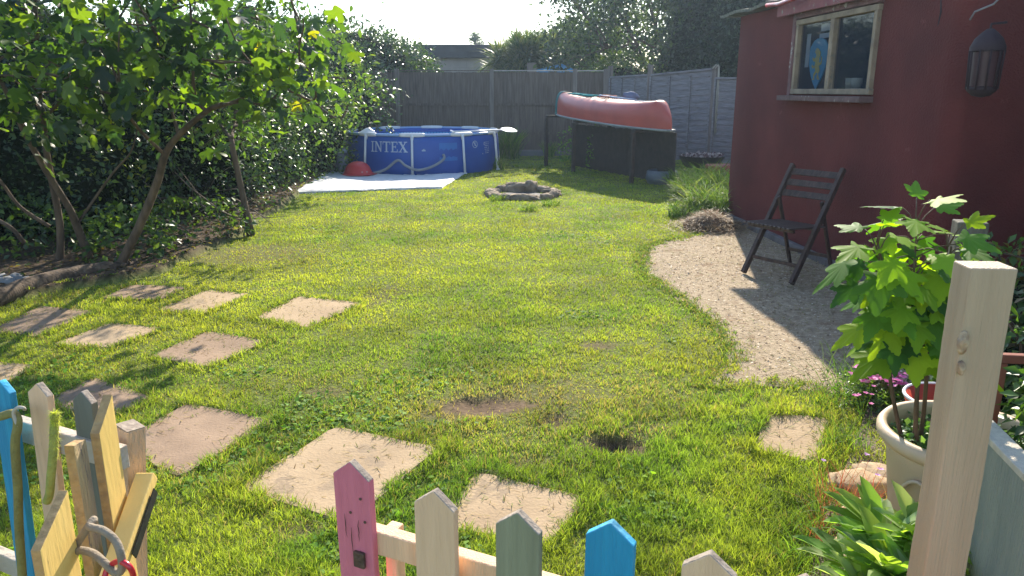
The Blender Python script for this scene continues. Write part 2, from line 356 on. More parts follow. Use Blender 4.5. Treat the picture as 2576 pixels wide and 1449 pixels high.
def hz(x, y):
    x = np.asarray(x, float); y = np.asarray(y, float)
    z = .012*(vnoise(x, y, 1.1, 1)-.5)+.008*(vnoise(x, y, 4, 3)-.5)
    for (px, py, r, dpt) in [(1545, 1118, .12, .065), (1400, 1060, .06, .03), (1215, 1012, .14, .03), (960, 745, .2, .02)]:
        c = gp(px, py); z = z-dpt*np.exp(-(((x-c.x)/r)**2+((y-c.y)/(r*.9))**2)**1.5)
    sunk = np.zeros(x.size, bool)
    for s_ in SLABW+[PATIO]: sunk |= inpoly(x.ravel(), y.ravel(), s_)
    z = np.where(sunk.reshape(x.shape), -.018, z)
    z = z+.07*inpoly(x.ravel(), y.ravel(), BED).reshape(x.shape)*(1)
    return z

# ------------------------------------------------------------------ ground
def axis(a, b, st, lo, hi): return np.concatenate([lo, np.arange(a, b, st), hi])
xs = axis(-6, 6, .06, [-250, -90, -30, -12, -8], [6.5, 8, 12, 30, 90, 250]); ys = axis(0.6, 21, .06, [-60, -20, -6, -1, 0], [22, 24, 30, 60, 150, 400])
X, Y = np.meshgrid(xs, ys); Z = hz(X, Y); nx, ny = len(xs), len(ys)
V = np.stack([X.ravel(), Y.ravel(), Z.ravel()], 1)
i = np.arange(nx*ny).reshape(ny, nx); a = i[:-1, :-1].ravel(); b = i[:-1, 1:].ravel(); c = i[1:, 1:].ravel(); d = i[1:, :-1].ravel()
T = np.concatenate([np.stack([a, b, c], 1), np.stack([a, c, d], 1)])
inb = inpoly(V[:, 0], V[:, 1], BED); br = bare(V[:, 0], V[:, 1])[:, None]
tc_ = np.where(inb[:, None], np.array([[.085, .06, .04]]), np.array([[.13, .15, .04]])*(1-br)+np.array([[.13, .085, .055]])*br)
deep = np.clip((-V[:, 2]-.02)/.03, 0, 1)[:, None]*(br > .3); tc_ = tc_*(1-deep)+np.array([[.06, .038, .026]])*deep
g = npmesh('ground', V, T, SOIL, None, tc_); tag(g, kind='structure')

def rough_poly(poly, step, amp, rad=.0):
    out = []
    for a_, b_ in zip(poly, poly[1:]+poly[:1]):
        n_ = max(1, int((b_-a_).length/step))
        for k in range(n_): p = a_.lerp(b_, k/n_); out.append(Vector((p.x+random.gauss(0, amp), p.y+random.gauss(0, amp), 0)))
    if rad:
        for _ in range(1): out = [(out[k-1]+out[k]*2+out[(k+1) % len(out)])/4 for k in range(len(out))]
    return out
# patio of pale stone chips
mb = MB(); mb.prism([(p.x, p.y, -.012) for p in rough_poly(PATIO, .1, .05, 1)], (0, 0, .016))
PATM = M('stone_chip_patio', (.45, .355, .24), (.27, .205, .135), scale=22, bump=.9, bscale=90, rough=.95, spec=.15, spots=(.27, .19, .12), spot_scale=4, spot_cut=.56, bdist=.012, detail=10)
tag(mb.build('patio', PATM), kind='structure')
def scatter_poly(poly, n):
    p = np.array([(q[0], q[1]) for q in poly]); lo, hi = p.min(0), p.max(0); q = lo+(hi-lo)*rng.random((n, 2)); return q[inpoly(q[:, 0], q[:, 1], poly)]
q = scatter_poly(PATIO, 26000); n = len(q); P = np.stack([q[:, 0], q[:, 1], np.full(n, .007)], 1)
P[:, :2] += rng.normal(size=(n, 2))*.05*(rng.random((n, 1)) < .3)
D = rnd_dir(n)*np.array([1, 1, .25]); N = np.array([0, 0, 1])+rnd_dir(n)*.35; S = .006+.02*rng.random(n)**3+.004*(q[:, 1] > 6)
Vv, Tt, k = leaf_cloud(P, D, N, S, small_leaf(.35)); o = npmesh('stone_chips', Vv, Tt, PETAL, None, tints(n, [(.55, .46, .33), (.4, .3, .19), (.72, .66, .54), (.2, .14, .09), (.34, .3, .14)], k, .2))
tag(o, 'loose pale stone chips and dry clippings strewn over the patio', 'stone chips', kind='stuff')

# slabs
SLAB_LABEL = ['pale paving slab farthest right in the top row, in full sun', 'paving slab with branch shadow between the sunny far slab and the shrub bed', 'brown paving slab in the middle row, sunlit with shaded top corner',
 'reddish paving slab in the middle row crossed by trunk shadow', 'paving slab at the left frame edge in dappled tree shade', 'farthest paving slab, shaded, lying against the shrub bed',
 'grey paving slab partly hidden behind the cream and grey pickets', 'large dark paving slab with loose clippings beside the gate post', 'largest pale paving slab, behind the pink picket',
 'pinkish paving slab behind the sage and blue pickets', 'small paving slab alone at right, beside the big cream pot', 'sliver of paving slab cut off by the left frame edge, above the pickets']
for j, s in enumerate(SLABW):
    c = sum(s, Vector())/len(s); mb = MB(); pts = []
    pts = rough_poly(s, .05, .006, 1)
    mb.prism([(p.x, p.y, -.03) for p in pts], (0, 0, .037+.0015*(j % 3)))
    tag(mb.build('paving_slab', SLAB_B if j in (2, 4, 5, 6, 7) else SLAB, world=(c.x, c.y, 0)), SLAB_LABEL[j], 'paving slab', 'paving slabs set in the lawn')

# ------------------------------------------------------------------ lawn
def lawn_mask(x, y):
    jx = (vnoise(x, y, 14, 4)-.5)*.07+(rng.random(len(x))-.5)*.03; jy = (vnoise(x, y, 14, 5)-.5)*.09+(rng.random(len(x))-.5)*.03; m = np.ones(len(x), bool)
    for s in SLABW:
        cx = sum(p.x for p in s)/len(s); cy = sum(p.y for p in s)/len(s); m &= ~inpoly(x+jx, y+jy, [((p.x-cx)*1.0+cx, (p.y-cy)*1.0+cy) for p in s])
    m &= ~inpoly(x+jx*5+(vnoise(x, y, 6, 11)-.5)*.16, y+jy*5+(vnoise(x, y, 6, 12)-.5)*.2, [(p.x+.0, p.y) for p in PATIO]); m &= ~inpoly(x+jx*3, y+jy*3, BED)
    m &= ((x-PIT.x)**2+(y-PIT.y)**2) > .33**2; m &= ((x-PC.x)**2+(y-PC.y)**2) > 1.5**2
    wx = 2.8+.0707*(9.77-y); m &= ~((x > wx-.02) & (y < 9.8)); m &= rng.random(len(x)) > bare(x, y)
    m &= ~((x > 1.75) & (y < 3.2)); return m
def lawn_pts():
    out = []
    for y0 in np.arange(1.0, 19.6, .2):
        y1 = y0+.2; hw = .72*y1+.25; xl, xr = -min(hw, 5.2), min(hw, 4.6); dens = 30000*min(1, (2.3/y1)**1.55)
        n = int(dens*(xr-xl)*.2); x = xl+(xr-xl)*rng.random(n); y = y0+.2*rng.random(n); out.append(np.stack([x, y], 1))
    q = np.concatenate(out); return q[lawn_mask(q[:, 0], q[:, 1])]
q = lawn_pts(); x, y = q[:, 0], q[:, 1]; n = len(q); print('blades', n)
near = 1-sm(2.0, 7.0, y); lush = vnoise(x, y, 2.3, 6)*.6+vnoise(x, y, 7, 7)*.4
edge = np.zeros(n)
for s in SLABW:
    cx = sum(p.x for p in s)/len(s); cy = sum(p.y for p in s)/len(s); big = [((p.x-cx)*1.28+cx, (p.y-cy)*1.28+cy) for p in s]; edge = np.maximum(edge, inpoly(x, y, big)*1.)
strip = sm(-.2, .5, x)*(1-sm(3.3, 3.8, y))+(1-sm(2.2, 2.9, y))
H = (.017+.0095*near)*(.55+.9*lush)*(1+.75*edge)*(1+.35*np.clip(strip, 0, 1))*(.6+.8*rng.random(n))*(1-.45*bare(x, y))*(.55+.95*np.clip(vnoise(x, y, 15, 1)*1.3-.1+.25*(y > 5), 0, 1))
Wd = .0015+.0009*y*(.5+rng.random(n)*.7)
flop = rng.random(n)**1.1*1.15
P = np.stack([x, y, np.maximum(hz(x, y)-.002, -.004)], 1)
Vv, Tt, k = blades(P, H*1.0, Wd, flop, rng.random(n)*6.28, .45, 2)
thz = np.clip(1.4-((x-.1)/1.0)**2-((y-3.75)/.62)**2-.8*vnoise(x, y, 4, 2), 0, 1)+.5*np.clip(1.3-((x+2.6)/.9)**2-((y-7.4)/.6)**2, 0, 1)
yel = np.clip(vnoise(x, y, 1.3, 8)*.9+vnoise(x, y, 5, 9)*.7-.45+.3*sm(2.8, 6, y), 0, 1)[:, None]
c0 = np.array([[.14, .25, .04]]); c1 = np.array([[.35, .4, .055]]); col = c0*(1-yel)+c1*yel
dry = (rng.random(n) < .03+.4*thz+.25*np.clip(vnoise(x, y, 2.6, 14)*1.6-.85, 0, 1)+.08*(1-np.clip(strip, 0, 1))*(1-sm(4, 6, y))+.4*bare(x, y))[:, None]; col = np.where(dry, np.array([[.3, .26, .12]]), col)
col = col*(.7+.55*rng.random((n, 1)))*(.76+.48*vnoise(x, y, 3.2, 15))[:, None]
o = npmesh('lawn_grass', Vv, Tt, GRASS, None, np.repeat(col, k, 0)); tag(o, 'short sunlit yellow green lawn grass around the paving slabs', 'grass', kind='stuff')
# clover and broad weeds in the turf
q = lawn_pts()[::17]; cl = vnoise(q[:, 0], q[:, 1], 1.9, 10)+.35*(q[:, 1] < 4.2)*(q[:, 0] < -.1); q = q[(cl > .84) & (q[:, 1] < 9) & (bare(q[:, 0], q[:, 1]) < .1)]
n = len(q); P = np.stack([q[:, 0], q[:, 1], hz(q[:, 0], q[:, 1])+.006+.014*rng.random(n)], 1)
Vv, Tt, k = leaf_cloud(P, rnd_dir(n)*np.array([1, 1, .3]), np.array([0, 0, 1])+rnd_dir(n)*.5, .012+.02*rng.random(n)+.0015*q[:, 1], small_leaf(.42))
o = npmesh('clover', Vv, Tt, GROUNDLEAF, None, tints(n, [(.15, .28, .05), (.22, .36, .05), (.12, .22, .05)], k)); tag(o, 'clover and broad leaved weeds growing through the lawn', 'clover', kind='stuff')
rim = []
for poly, m_n in [(PATIO, 70)]+[(s_, 24) for s_ in SLABW]:
    for a_, b_ in zip(poly, poly[1:]+poly[:1]):
        if poly is PATIO and (a_.x > 2.3 or b_.x > 2.5): continue
        n_ = int((b_-a_).length*m_n*2); u_ = rng.random(n_); rim.append(np.stack([a_.x+(b_.x-a_.x)*u_, a_.y+(b_.y-a_.y)*u_], 1)+rng.normal(size=(n_, 2))*(.045 if poly is PATIO else .015))
q = np.concatenate(rim); q = np.repeat(q, 9, 0)+rng.normal(size=(len(q)*9, 2))*.012; n = len(q)
Vv, Tt, k = blades(np.stack([q[:, 0], q[:, 1], np.full(n, .0)], 1), .025+.03*rng.random(n), .0016+.0008*q[:, 1], .3+.9*rng.random(n), rng.random(n)*6.28, .5, 2)
tag(npmesh('rim_grass', Vv, Tt, GRASS, None, tints(n, [(.13, .24, .04), (.24, .32, .05), (.09, .18, .035), (.28, .24, .1)], k)), 'longer grass creeping over the rims of the slabs and patio', 'grass', kind='stuff')
# leaf litter on the bed
q = scatter_poly(BED, 30000); q = q[(q[:, 0] > -6) & (q[:, 1] < 13)]; n = len(q); P = np.stack([q[:, 0], q[:, 1], hz(q[:, 0], q[:, 1])+.006], 1)
Vv, Tt, k = leaf_cloud(P, rnd_dir(n)*np.array([1, 1, .3]), np.array([0, 0, 1])+rnd_dir(n)*.6, .02+.045*rng.random(n), small_leaf(.3))
o = npmesh('leaf_litter', Vv, Tt, GROUNDLEAF, None, tints(n, [(.12, .08, .045), (.2, .15, .08), (.07, .045, .03), (.06, .1, .03)], k)); tag(o, 'brown leaf litter and weeds covering the bare bed under the trees', 'leaf litter', kind='stuff')

cq = np.concatenate([scatter_poly(s, 260) for s in SLABW]+[scatter_poly(PATIO, 9000)]); n = len(cq); cq = cq[vnoise(cq[:, 0], cq[:, 1], 4, 13)+.3*rng.random(n) > .55]; n = len(cq)
Vv, Tt, k = blades(np.stack([cq[:, 0], cq[:, 1], np.full(n, .012)], 1), .015+.035*rng.random(n), np.full(n, .003)+.0007*cq[:, 1], np.full(n, 1.35), rng.random(n)*6.28, .12, 2)
tag(npmesh('grass_clippings', Vv, Tt, GROUNDLEAF, None, tints(n, [(.16, .2, .05), (.32, .25, .12), (.22, .15, .08), (.3, .24, .13)], k)), 'loose grass clippings lying on the slabs and patio', 'grass clippings', kind='stuff')

# ------------------------------------------------------------------ shed
CN = Vector((2.80, 9.77, 0)); CF = Vector((3.10, 5.45, 0)); WD = (CF-CN).normalized(); WN = Vector((-abs(WD.y), -abs(WD.x)*1, 0)).normalized()
WN = Vector((WD.y, -WD.x, 0)); WN = WN if WN.x < 0 else -WN
def wallpt(px, py, off=0.0):
    """point of the shed wall seen at this photo position"""
    d = ray(px, py); o = CN+WN*off; cpos = Vector((0, 0, CAMH)); t = (o-cpos).dot(WN)/d.dot(WN); return cpos+d*t
shed = thing('shed', 'red rendered garden shed with a two pane window and felted roof edge', 'shed', CN)
WT = 2.34
wl, wr, wb, wt_ = wallpt(2008, 140), wallpt(2207, 130), 1.56, 2.28
sL = (wl-CN).dot(WD); sR = (wr-CN).dot(WD)
def wp(s, z, off=0.0): p = CN+WD*s+WN*off; return Vector((p.x, p.y, z))
LEN = (CF-CN).length
mb = MB(); cr = .14
# wall facing the lawn, built as a subdivided sheet round the window hole, then a rounded corner and the return wall
cols_ = [0, sL, sR, LEN-cr]; rows_ = [0, wb, wt_, WT+.12]
for i_ in range(3):
    for j_ in range(3):
        if i_ == 1 and j_ == 1: continue
        nsx = max(1, int((cols_[i_+1]-cols_[i_])/.15)); 
        for k in range(nsx):
            a_ = cols_[i_]+(cols_[i_+1]-cols_[i_])*k/nsx; b_ = cols_[i_]+(cols_[i_+1]-cols_[i_])*(k+1)/nsx
            w0 = .02*math.sin(a_*2.1)+.012*math.sin(a_*5); w1 = .02*math.sin(b_*2.1)+.012*math.sin(b_*5)
            f0 = (.0 if i_ == 1 and False else 1)
            w0 *= f0; w1 *= f0
            mb.add([wp(a_, rows_[j_], w0), wp(b_, rows_[j_], w1), wp(b_, rows_[j_+1], w1), wp(a_, rows_[j_+1], w0)], [(0, 1, 2, 3)], 0, True)
wend = .02*math.sin((LEN-cr)*2.1)+.012*math.sin((LEN-cr)*5)
prev = wp(LEN-cr, 0, wend); n0 = WN.copy(); ctr = wp(LEN-cr, 0, -cr+wend)
for k in range(1, 9):
    a_ = k/8*R(82); nn = Matrix.Rotation(a_, 3, 'Z')@n0
    q_ = ctr+nn*cr; mb.add([prev, q_, q_+Vector((0, 0, WT+.12)), prev+Vector((0, 0, WT+.12))], [(0, 1, 2, 3)], 0, True); prev = q_.copy()
ret = Vector((7.5, prev.y+.45, 0))
mb.add([prev, ret, ret+Vector((0, 0, WT+.4)), prev+Vector((0, 0, WT+.12))], [(0, 1, 2, 3)])
far = CN+Vector((4.6, .3, 0)); w0 = CN
mb.add([w0, far, far+Vector((0, 0, WT+.4)), w0+Vector((0, 0, WT+.12))], [(3, 2, 1, 0)])
mb.build('wall', REND, shed)
mb = MB()
for k in range(24):
    s0 = LEN*k/24; s1 = LEN*(k+1)/24; h0 = .05+.03*math.sin(s0*3)
    mb.prism([wp(s0, -.02, 0), wp(s1, -.02, 0), wp(s1, .07, 0), wp(s0, .07, 0)], WN*.07)
mb.build('plinth', M('plinth_concrete', (.16, .14, .14), (.1, .085, .085), bump=.6, bscale=20, scale=5), shed, .01)
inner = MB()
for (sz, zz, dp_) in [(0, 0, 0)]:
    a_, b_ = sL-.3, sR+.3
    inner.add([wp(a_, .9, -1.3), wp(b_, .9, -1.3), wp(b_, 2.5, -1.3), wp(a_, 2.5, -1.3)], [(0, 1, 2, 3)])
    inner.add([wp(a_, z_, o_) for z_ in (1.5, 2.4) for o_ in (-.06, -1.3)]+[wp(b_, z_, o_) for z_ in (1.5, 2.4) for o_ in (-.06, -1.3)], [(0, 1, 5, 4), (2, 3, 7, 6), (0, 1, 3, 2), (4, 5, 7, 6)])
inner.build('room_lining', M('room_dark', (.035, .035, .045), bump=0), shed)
# roof felt
mb = MB(); wx0 = 3.78; mb.box((wx0+.15, 3.6, 1.3), (.3, 3.9, 2.6)); mb.build('added_shade_wall', REND, shed, .01)  # out-of-view wall added to block sky light and darken the shed recess
rf = MB(); ov = .14
n_ = 30
for k in range(n_):
    s0 = -.35+(LEN+.2+.35)*k/n_; s1 = -.35+(LEN+.2+.35)*(k+1)/n_
    z0 = 2.475+.012*math.sin(s0*7)+.01*random.random(); 
    rf.add([wp(s0, z0, ov), wp(s1, 2.475+.012*math.sin(s1*7), ov), wp(s1, 2.505+.012*math.sin(s1*7), -.3), wp(s0, 2.505+.012*math.sin(s0*7), -.3),
            wp(s0, z0+.03, ov+.01), wp(s1, 2.505+.012*math.sin(s1*7), ov+.01), wp(s1, 2.9, -4.2), wp(s0, 2.9, -4.2)], [(0, 1, 2, 3), (0, 4, 5, 1), (4, 7, 6, 5)])
rf.build('roof', M('roof_felt', (.22, .22, .2), (.12, .12, .11), scale=20, bump=.7, bscale=60, rough=.85, spots=(.3, .32, .2), spot_scale=14), shed)
fb = MB(); fb.bar(wp(sL-.35, 2.40, .10), wp(sR+.12, 2.40, .10), .03, .13); fb.build('fascia', M('fascia_paint', (.3, .1, .11), (.2, .07, .08), bump=.4, scale=9, spots=(.3, .27, .24), spot_scale=12, spot_cut=.6), shed, .004)
# gutter tube catching light above window
gt = MB(); gt.tube([wp(sL-.5, 2.47, .17), wp(sL-.1, 2.44, .2), wp(sL+.5, 2.465, .2), wp(sR+.15, 2.45, .17)], .022, 10); gt.build('gutter', M('gutter_red', (.4, .07, .08), rough=.25, spec=.7, bump=0), shed)
# window
win = MB(); FR = M('bare_frame_wood', (.33, .255, .18), (.2, .15, .11), scale=8, bump=.6, bscale=30, stretch=(1, 1, 1), spots=(.2, .17, .14), spot_scale=13, spot_cut=.58, rough=.9)
fw = .05; mid = (sL+sR)/2
win.bar(wp(sL-.02, wt_-fw/2, .01), wp(sR+.02, wt_-fw/2, .01), fw, .07, up=WN); win.bar(wp(sL-.02, wb+fw/2, .01), wp(sR+.02, wb+fw/2, .01), fw, .07, up=WN)
for s_ in (sL+fw/2-.01, mid, sR-fw/2+.01): win.bar(wp(s_, wb+fw, .014), wp(s_, wt_-fw, .014), fw*(1.5 if s_ == mid else 1), .06, up=WN)
wf = win.build('window', FR, shed, .005)
gl, t_, b_ = newmat('window_glass'); b_.inputs['Base Color'].default_value = (.015, .03, .06, 1); b_.inputs['Roughness'].default_value = .03; b_.inputs['Specular IOR Level'].default_value = .7
tb = t_.nodes.new('ShaderNodeBsdfTransparent'); ms = t_.nodes.new('ShaderNodeMixShader'); ms.inputs[0].default_value = .32
t_.links.new(tb.outputs[0], ms.inputs[2]); t_.links.new(b_.outputs[0], ms.inputs[1]); ms.inputs[0].default_value = .5
t_.links.new(ms.outputs[0], t_.nodes['Material Output'].inputs[0])
for a_, c_ in ((sL+fw, mid-fw*.7), (mid+fw*.7, sR-fw)):
    g_ = MB(); g_.add([wp(a_-.01, wb+fw-.01, 0), wp(c_+.01, wb+fw-.01, 0), wp(c_+.01, wt_-fw+.01, 0), wp(a_-.01, wt_-fw+.01, 0)], [(0, 1, 2, 3)]); g_.build('pane', gl, wf)
si = MB(); si.bar(wp(sL-.16, wb-.04, .06), wp(sR+.03, wb-.04, .06), .05, .13, up=WN); si.build('window_sill', M('sill_wood', (.17, .1, .1), (.1, .06, .06), bump=.6, scale=9, spots=(.25, .2, .18), spot_scale=15), shed, .006)
tr_ = MB(); tr_.bar(wp(sL-.07, wb-.02, .02), wp(sL-.07, wt_+.05, .02), .07, .05, up=WN); tr_.bar(wp(sL-.1, wt_+.05, .02), wp(sR+.03, wt_+.05, .02), .08, .05, up=WN); tr_.build('window_surround', M('surround', (.2, .1, .1), (.12, .06, .065), bump=.9, bscale=18, scale=9, spots=(.34, .3, .27), spot_scale=12, spot_cut=.58), shed, .01)
# heraldic shield leaning inside the left pane
sh = thing('toy_shield', 'blue shield with a yellow rampant lion standing inside the shed window', 'shield', wp(mid-.33, wb+.06, -.02)); sc_ = mid-.33; hw_ = .15
pts = [(0, .0), (.05, .06), (.1, .14), (.14, .24), (.15, .34), (.14, .42), (.09, .48), (.03, .5), (-.03, .5), (-.09, .48), (-.14, .42), (-.15, .34), (-.14, .24), (-.1, .14), (-.05, .06)]
m_ = MB(); m_.prism([wp(sc_+a_*1.25, wb+.05+b_*.94, -.02) for a_, b_ in pts], WN*.012); m_.build('shield_board', M('shield_blue', (.03, .33, .62), (.025, .26, .52), bump=0, rough=.4), sh)
LION = [(-.02, .43), (.02, .45), (.045, .43), (.05, .4), (.03, .385), (.02, .36), (.05, .33), (.085, .35), (.09, .33), (.06, .3), (.03, .3), (.035, .26), (.07, .25), (.085, .27), (.095, .25), (.07, .225), (.03, .235), (.02, .2), (.05, .16), (.04, .12), (.065, .1), (.03, .1), (.03, .14), (-.005, .18), (-.03, .17), (-.04, .12), (-.07, .1), (-.035, .1), (-.015, .13), (-.06, .2), (-.04, .25), (-.08, .27), (-.085, .33), (-.06, .36), (-.07, .31), (-.06, .285), (-.035, .29), (-.035, .34), (-.05, .37), (-.045, .4)]
m_ = MB(); m_.prism([wp(sc_-a_*1.15, wb+.05+b_*.85, -.007) for a_, b_ in LION], WN*.004); m_.build('lion_emblem', M('lion_yellow', (.6, .52, .1), (.4, .4, .2), bump=0, scale=30), sh)
REFL = M('pale_reflection', (.5, .56, .66), (.4, .46, .56), bump=0)  # pale strips behind the glass paint in the window's reflections
for k, (s0_, s1_, z0_, z1_, lab) in enumerate([(sL+.09, sL+.17, wb+.26, wt_-.14, 'narrow pale strip painted as a reflection in the left shed window pane'), (mid-.38, mid-.07, wt_-.135, wt_-.07, 'upper pale painted reflection above the blue shield in the shed window'), (mid-.4, mid-.07, wt_-.2, wt_-.155, 'lower pale painted reflection just above the blue shield in the shed window')]):
    m_ = MB(); m_.prism([wp(s0_, z0_, -.04), wp(s1_, z0_, -.04), wp(s1_, z1_, -.04), wp(s0_, z1_, -.04)], WN*.004); tag(m_.build('reflection_strip', REFL, world=wp(s0_, z0_, -.04)), lab, 'reflection')
for k, (s_, col, hh, lab) in enumerate([(mid+.14, (.55, .58, .5), .1, 'left pale mug of the touching pair inside the shed window'), (mid+.25, (.6, .63, .55), .1, 'right pale mug of the touching pair inside the shed window'), (sR-.1, (.5, .66, .75), .16, 'taller pale blue tub at right end of shed window shelf')]):
    m_ = MB(); m_.lathe(wp(s_, wb+.045, -.12), [(0, 0), (.04, 0), (.045, hh*.5), (.047, hh), (.042, hh), (.04, hh*.2), (0, hh*.2)], 20)
    tag(m_.build('mug' if k < 2 else 'tub', M('mug%d' % k, col, bump=0, rough=.4), world=wp(s_, wb+.045, -.12)), lab, 'mug' if k < 2 else 'tub')
# lantern on the return of the wall, hook and cable
lp = wallpt(2484+34, 150, .0); lc = lp+WN*.1
LM = M('lantern_metal', (.04, .022, .028), rough=.7, metal=0, bump=.1)
ln = thing('wall_lantern', 'dark domed lantern with bars hanging on the shed wall', 'lantern', lc)
ztop = wallpt(2484, 78).z-.0; zb = wallpt(2484, 245).z; hh = ztop-zb; r_ = .1
m_ = MB(); m_.lathe((lc.x, lc.y, zb+hh*.68), [(r_, 0), (r_*1.02, hh*.06), (r_*.8, hh*.18), (r_*.45, hh*.27), (.02, hh*.32), (0, hh*.33)], 28); m_.build('dome', LM, ln)
m_ = MB(); m_.lathe((lc.x, lc.y, zb), [(0, 0), (r_*.5, .01), (r_*.85, hh*.1), (r_*.9, hh*.16), (0, hh*.17)], 28); m_.build('base', LM, ln)
for k in range(10):
    a_ = k/10*2*math.pi; m_ = MB(); m_.tube([(lc.x+r_*.88*math.cos(a_), lc.y+r_*.88*math.sin(a_), zb+hh*.12), (lc.x+r_*.97*math.cos(a_), lc.y+r_*.97*math.sin(a_), zb+hh*.7)], .006, 6); m_.build('bar', LM, ln)
m_ = MB(); m_.lathe((lc.x, lc.y, zb+hh*.17), [(r_*.75, 0), (r_*.78, hh*.5)], 24); m_.build('glass', M('lantern_glass', (.07, .03, .035), rough=.4, spec=.3, bump=0), ln)
m_ = MB(); m_.tube([(lc.x, lc.y, ztop-.01), (lc.x, lc.y, ztop+.03), tuple(lp+Vector((0, 0, ztop-lp.z+.04)))], .008, 6); m_.build('hook', LM, ln)
m_ = MB(); m_.tube([wallpt(2440, 50, .02), wallpt(2452, 30, .02), wallpt(2500, 10, .02), wallpt(2530, -20, .02)], .006, 6); tag(m_.build('cable', M('cable_grey', (.3, .3, .33), bump=0)), 'thin grey cable looping on the shed wall above the lantern', 'cable')
m_ = MB(); m_.tube([wallpt(2369, -12, .02), wallpt(2368, 30, .025), wallpt(2362, 62, .02), wallpt(2357, 78, .015)], .009, 6); tag(m_.build('cable', LM), 'dark cable end hanging down the shed wall right of window', 'cable')

# ------------------------------------------------------------------ back fence of vertical boards
FY = 19.3
def board_panel(parent, x0, x1, ztop, name='panel'):
    m_ = MB(); x_ = x0
    while x_ < x1-.02:
        w_ = min(.105, x1-x_); dz = random.uniform(-.006, .006); m_.box((x_+w_/2, FY-.006+random.uniform(-.004, .004), (ztop+.05)/2+dz), (w_-.004, .016, ztop-.05), Matrix.Rotation(R(5), 3, 'Z')); x_ += .1
    for z_ in (.55, 1.25): m_.box(((x0+x1)/2, FY-.045, z_), (x1-x0, .04, .055))
    m_.build(name, FENCEW, parent)
POSTW = M('fence_post_wood', (.24, .2, .175), (.14, .115, .1), scale=5, bump=.5, bscale=22, stretch=(5, 5, .4), rough=.95)
for lab, xa, ps, zt in (('long grey board fence behind the pool and left shrubs', None, [-9.1, -7.0, -4.9, -2.83, -.5], 2.02), ('taller looking grey board fence with pale capping behind the canoe', None, [-.5, 1.55, 2.3], 2.02)):
    t = thing('board_fence', lab, 'fence', (ps[0], FY, 0))
    for a_, b_ in zip(ps, ps[1:]): board_panel(t, a_+.05, b_-.05, zt)
    for k, p_ in enumerate(ps[(0 if zt and ps[0] < -5 else 1):]):
        m_ = MB(); m_.box((p_, FY-.02, 1.02+.03), (.1, .1, 2.1)); m_.build('post', POSTW, t, .005)
    m_ = MB(); m_.box(((ps[0]+ps[-1])/2, FY-.01, zt+.035), (ps[-1]-ps[0]-.1, .06 if ps[0] < -5 else .09, .025)); m_.build('capping', M('cap_pale', (.5, .45, .4), (.36, .32, .28)) if ps[0] > -5 else FENCEW, t)
    m_ = MB(); m_.box(((ps[0]+ps[-1])/2, FY-.03, .07), (ps[-1]-ps[0]-.12, .04, .15)); m_.build('gravel_board', GREYP if 0 else POSTW, t)
m_ = MB(); p_ = dp(1338, 163, 21.5); m_.box((p_.x, p_.y, p_.z/2), (.26, .12, p_.z+.1)); tag(m_.build('post', POSTW, bevel=.01, world=(p_.x, p_.y, 0)), 'square grey post top poking above the board fence', 'post')

# waney lap fence running to behind the shed
WP = [(2.35, 18.75, 1.93), (3.09, 17.55, 1.95), (4.2, 16.25, 2.03), (5.35, 14.9, 1.86)]
t = thing('waney_fence', 'pale grey wavy edged lap fence panels beside the canoe', 'fence', (2.35, 18.75, 0))
tops = [(1.90, 1.93), (1.93, 2.03), (1.84, 1.82)]
for k in range(3):
    A_ = Vector(WP[k][:2]+(0,)); B_ = Vector(WP[k+1][:2]+(0,)); dd = (B_-A_).normalized(); nn = Vector((-dd.y, dd.x, 0)); nn = nn if nn.y < 0 else -nn; L_ = (B_-A_).length
    m_ = MB(); zt0, zt1 = tops[k]; nb = 15
    for r in range(nb):
        z0 = .12+(r)*(1.75/nb); pts_t = []; seg = 14
        for i_ in range(seg):
            f0, f1 = i_/seg, (i_+1)/seg
            def low(f): return z0+.012*math.sin(f*9+r*2.3)+.01*math.sin(f*23+r)+(zt0+(zt1-zt0)*f-1.9)*r/nb
            hi0 = z0+.155+(zt0+(zt1-zt0)*f0-1.9)*r/nb; hi1 = z0+.155+(zt0+(zt1-zt0)*f1-1.9)*r/nb
            a_ = A_+dd*(.05+(L_-.1)*f0); b_ = A_+dd*(.05+(L_-.1)*f1)
            m_.add([a_+nn*.028+Vector((0, 0, low(f0))), b_+nn*.028+Vector((0, 0, low(f1))), b_+nn*.006+Vector((0, 0, hi1)), a_+nn*.006+Vector((0, 0, hi0)),
                    a_+nn*.014+Vector((0, 0, low(f0))), b_+nn*.014+Vector((0, 0, low(f1)))], [(0, 1, 2, 3), (0, 4, 5, 1)])
    pn = m_.build('panel', WANEYW, t)
    m_ = MB()
    for f_ in (.03, .34, .66, .97):
        a_ = A_+dd*(L_*f_)+nn*.042; m_.box((a_.x, a_.y, .95), (.04, .03, zt0+(zt1-zt0)*f_-.06), Matrix.Rotation(math.atan2(dd.y, dd.x), 3, 'Z'))
    m_.bar(A_+dd*.05+nn*.03+Vector((0, 0, zt0-.01)), B_-dd*.05+nn*.03+Vector((0, 0, zt1-.01)), .05, .04)
    m_.build('batten', WANEYW, pn, .003)
for k, (x_, y_, z_) in enumerate(WP):
    m_ = MB(); hgt = [2.15, 2.14, 2.08, 1.9][k]; m_.box((x_, y_-.02, hgt/2), (.09, .09, hgt), Matrix.Rotation(R(-45), 3, 'Z')); m_.build('post', POSTW, t, .005)
m_ = MB(); x_, y_, _ = WP[2]
for a_ in (0, 1): m_.tube([(x_-.08+.05*a_, y_-.1, 2.02), (x_-.02+.05*a_, y_-.12, 2.1), (x_+.05, y_-.1, 2.06), (x_+.04+.03*a_, y_-.11, 1.6), (x_+.05+.03*a_, y_-.11, .7)], .014, 6)
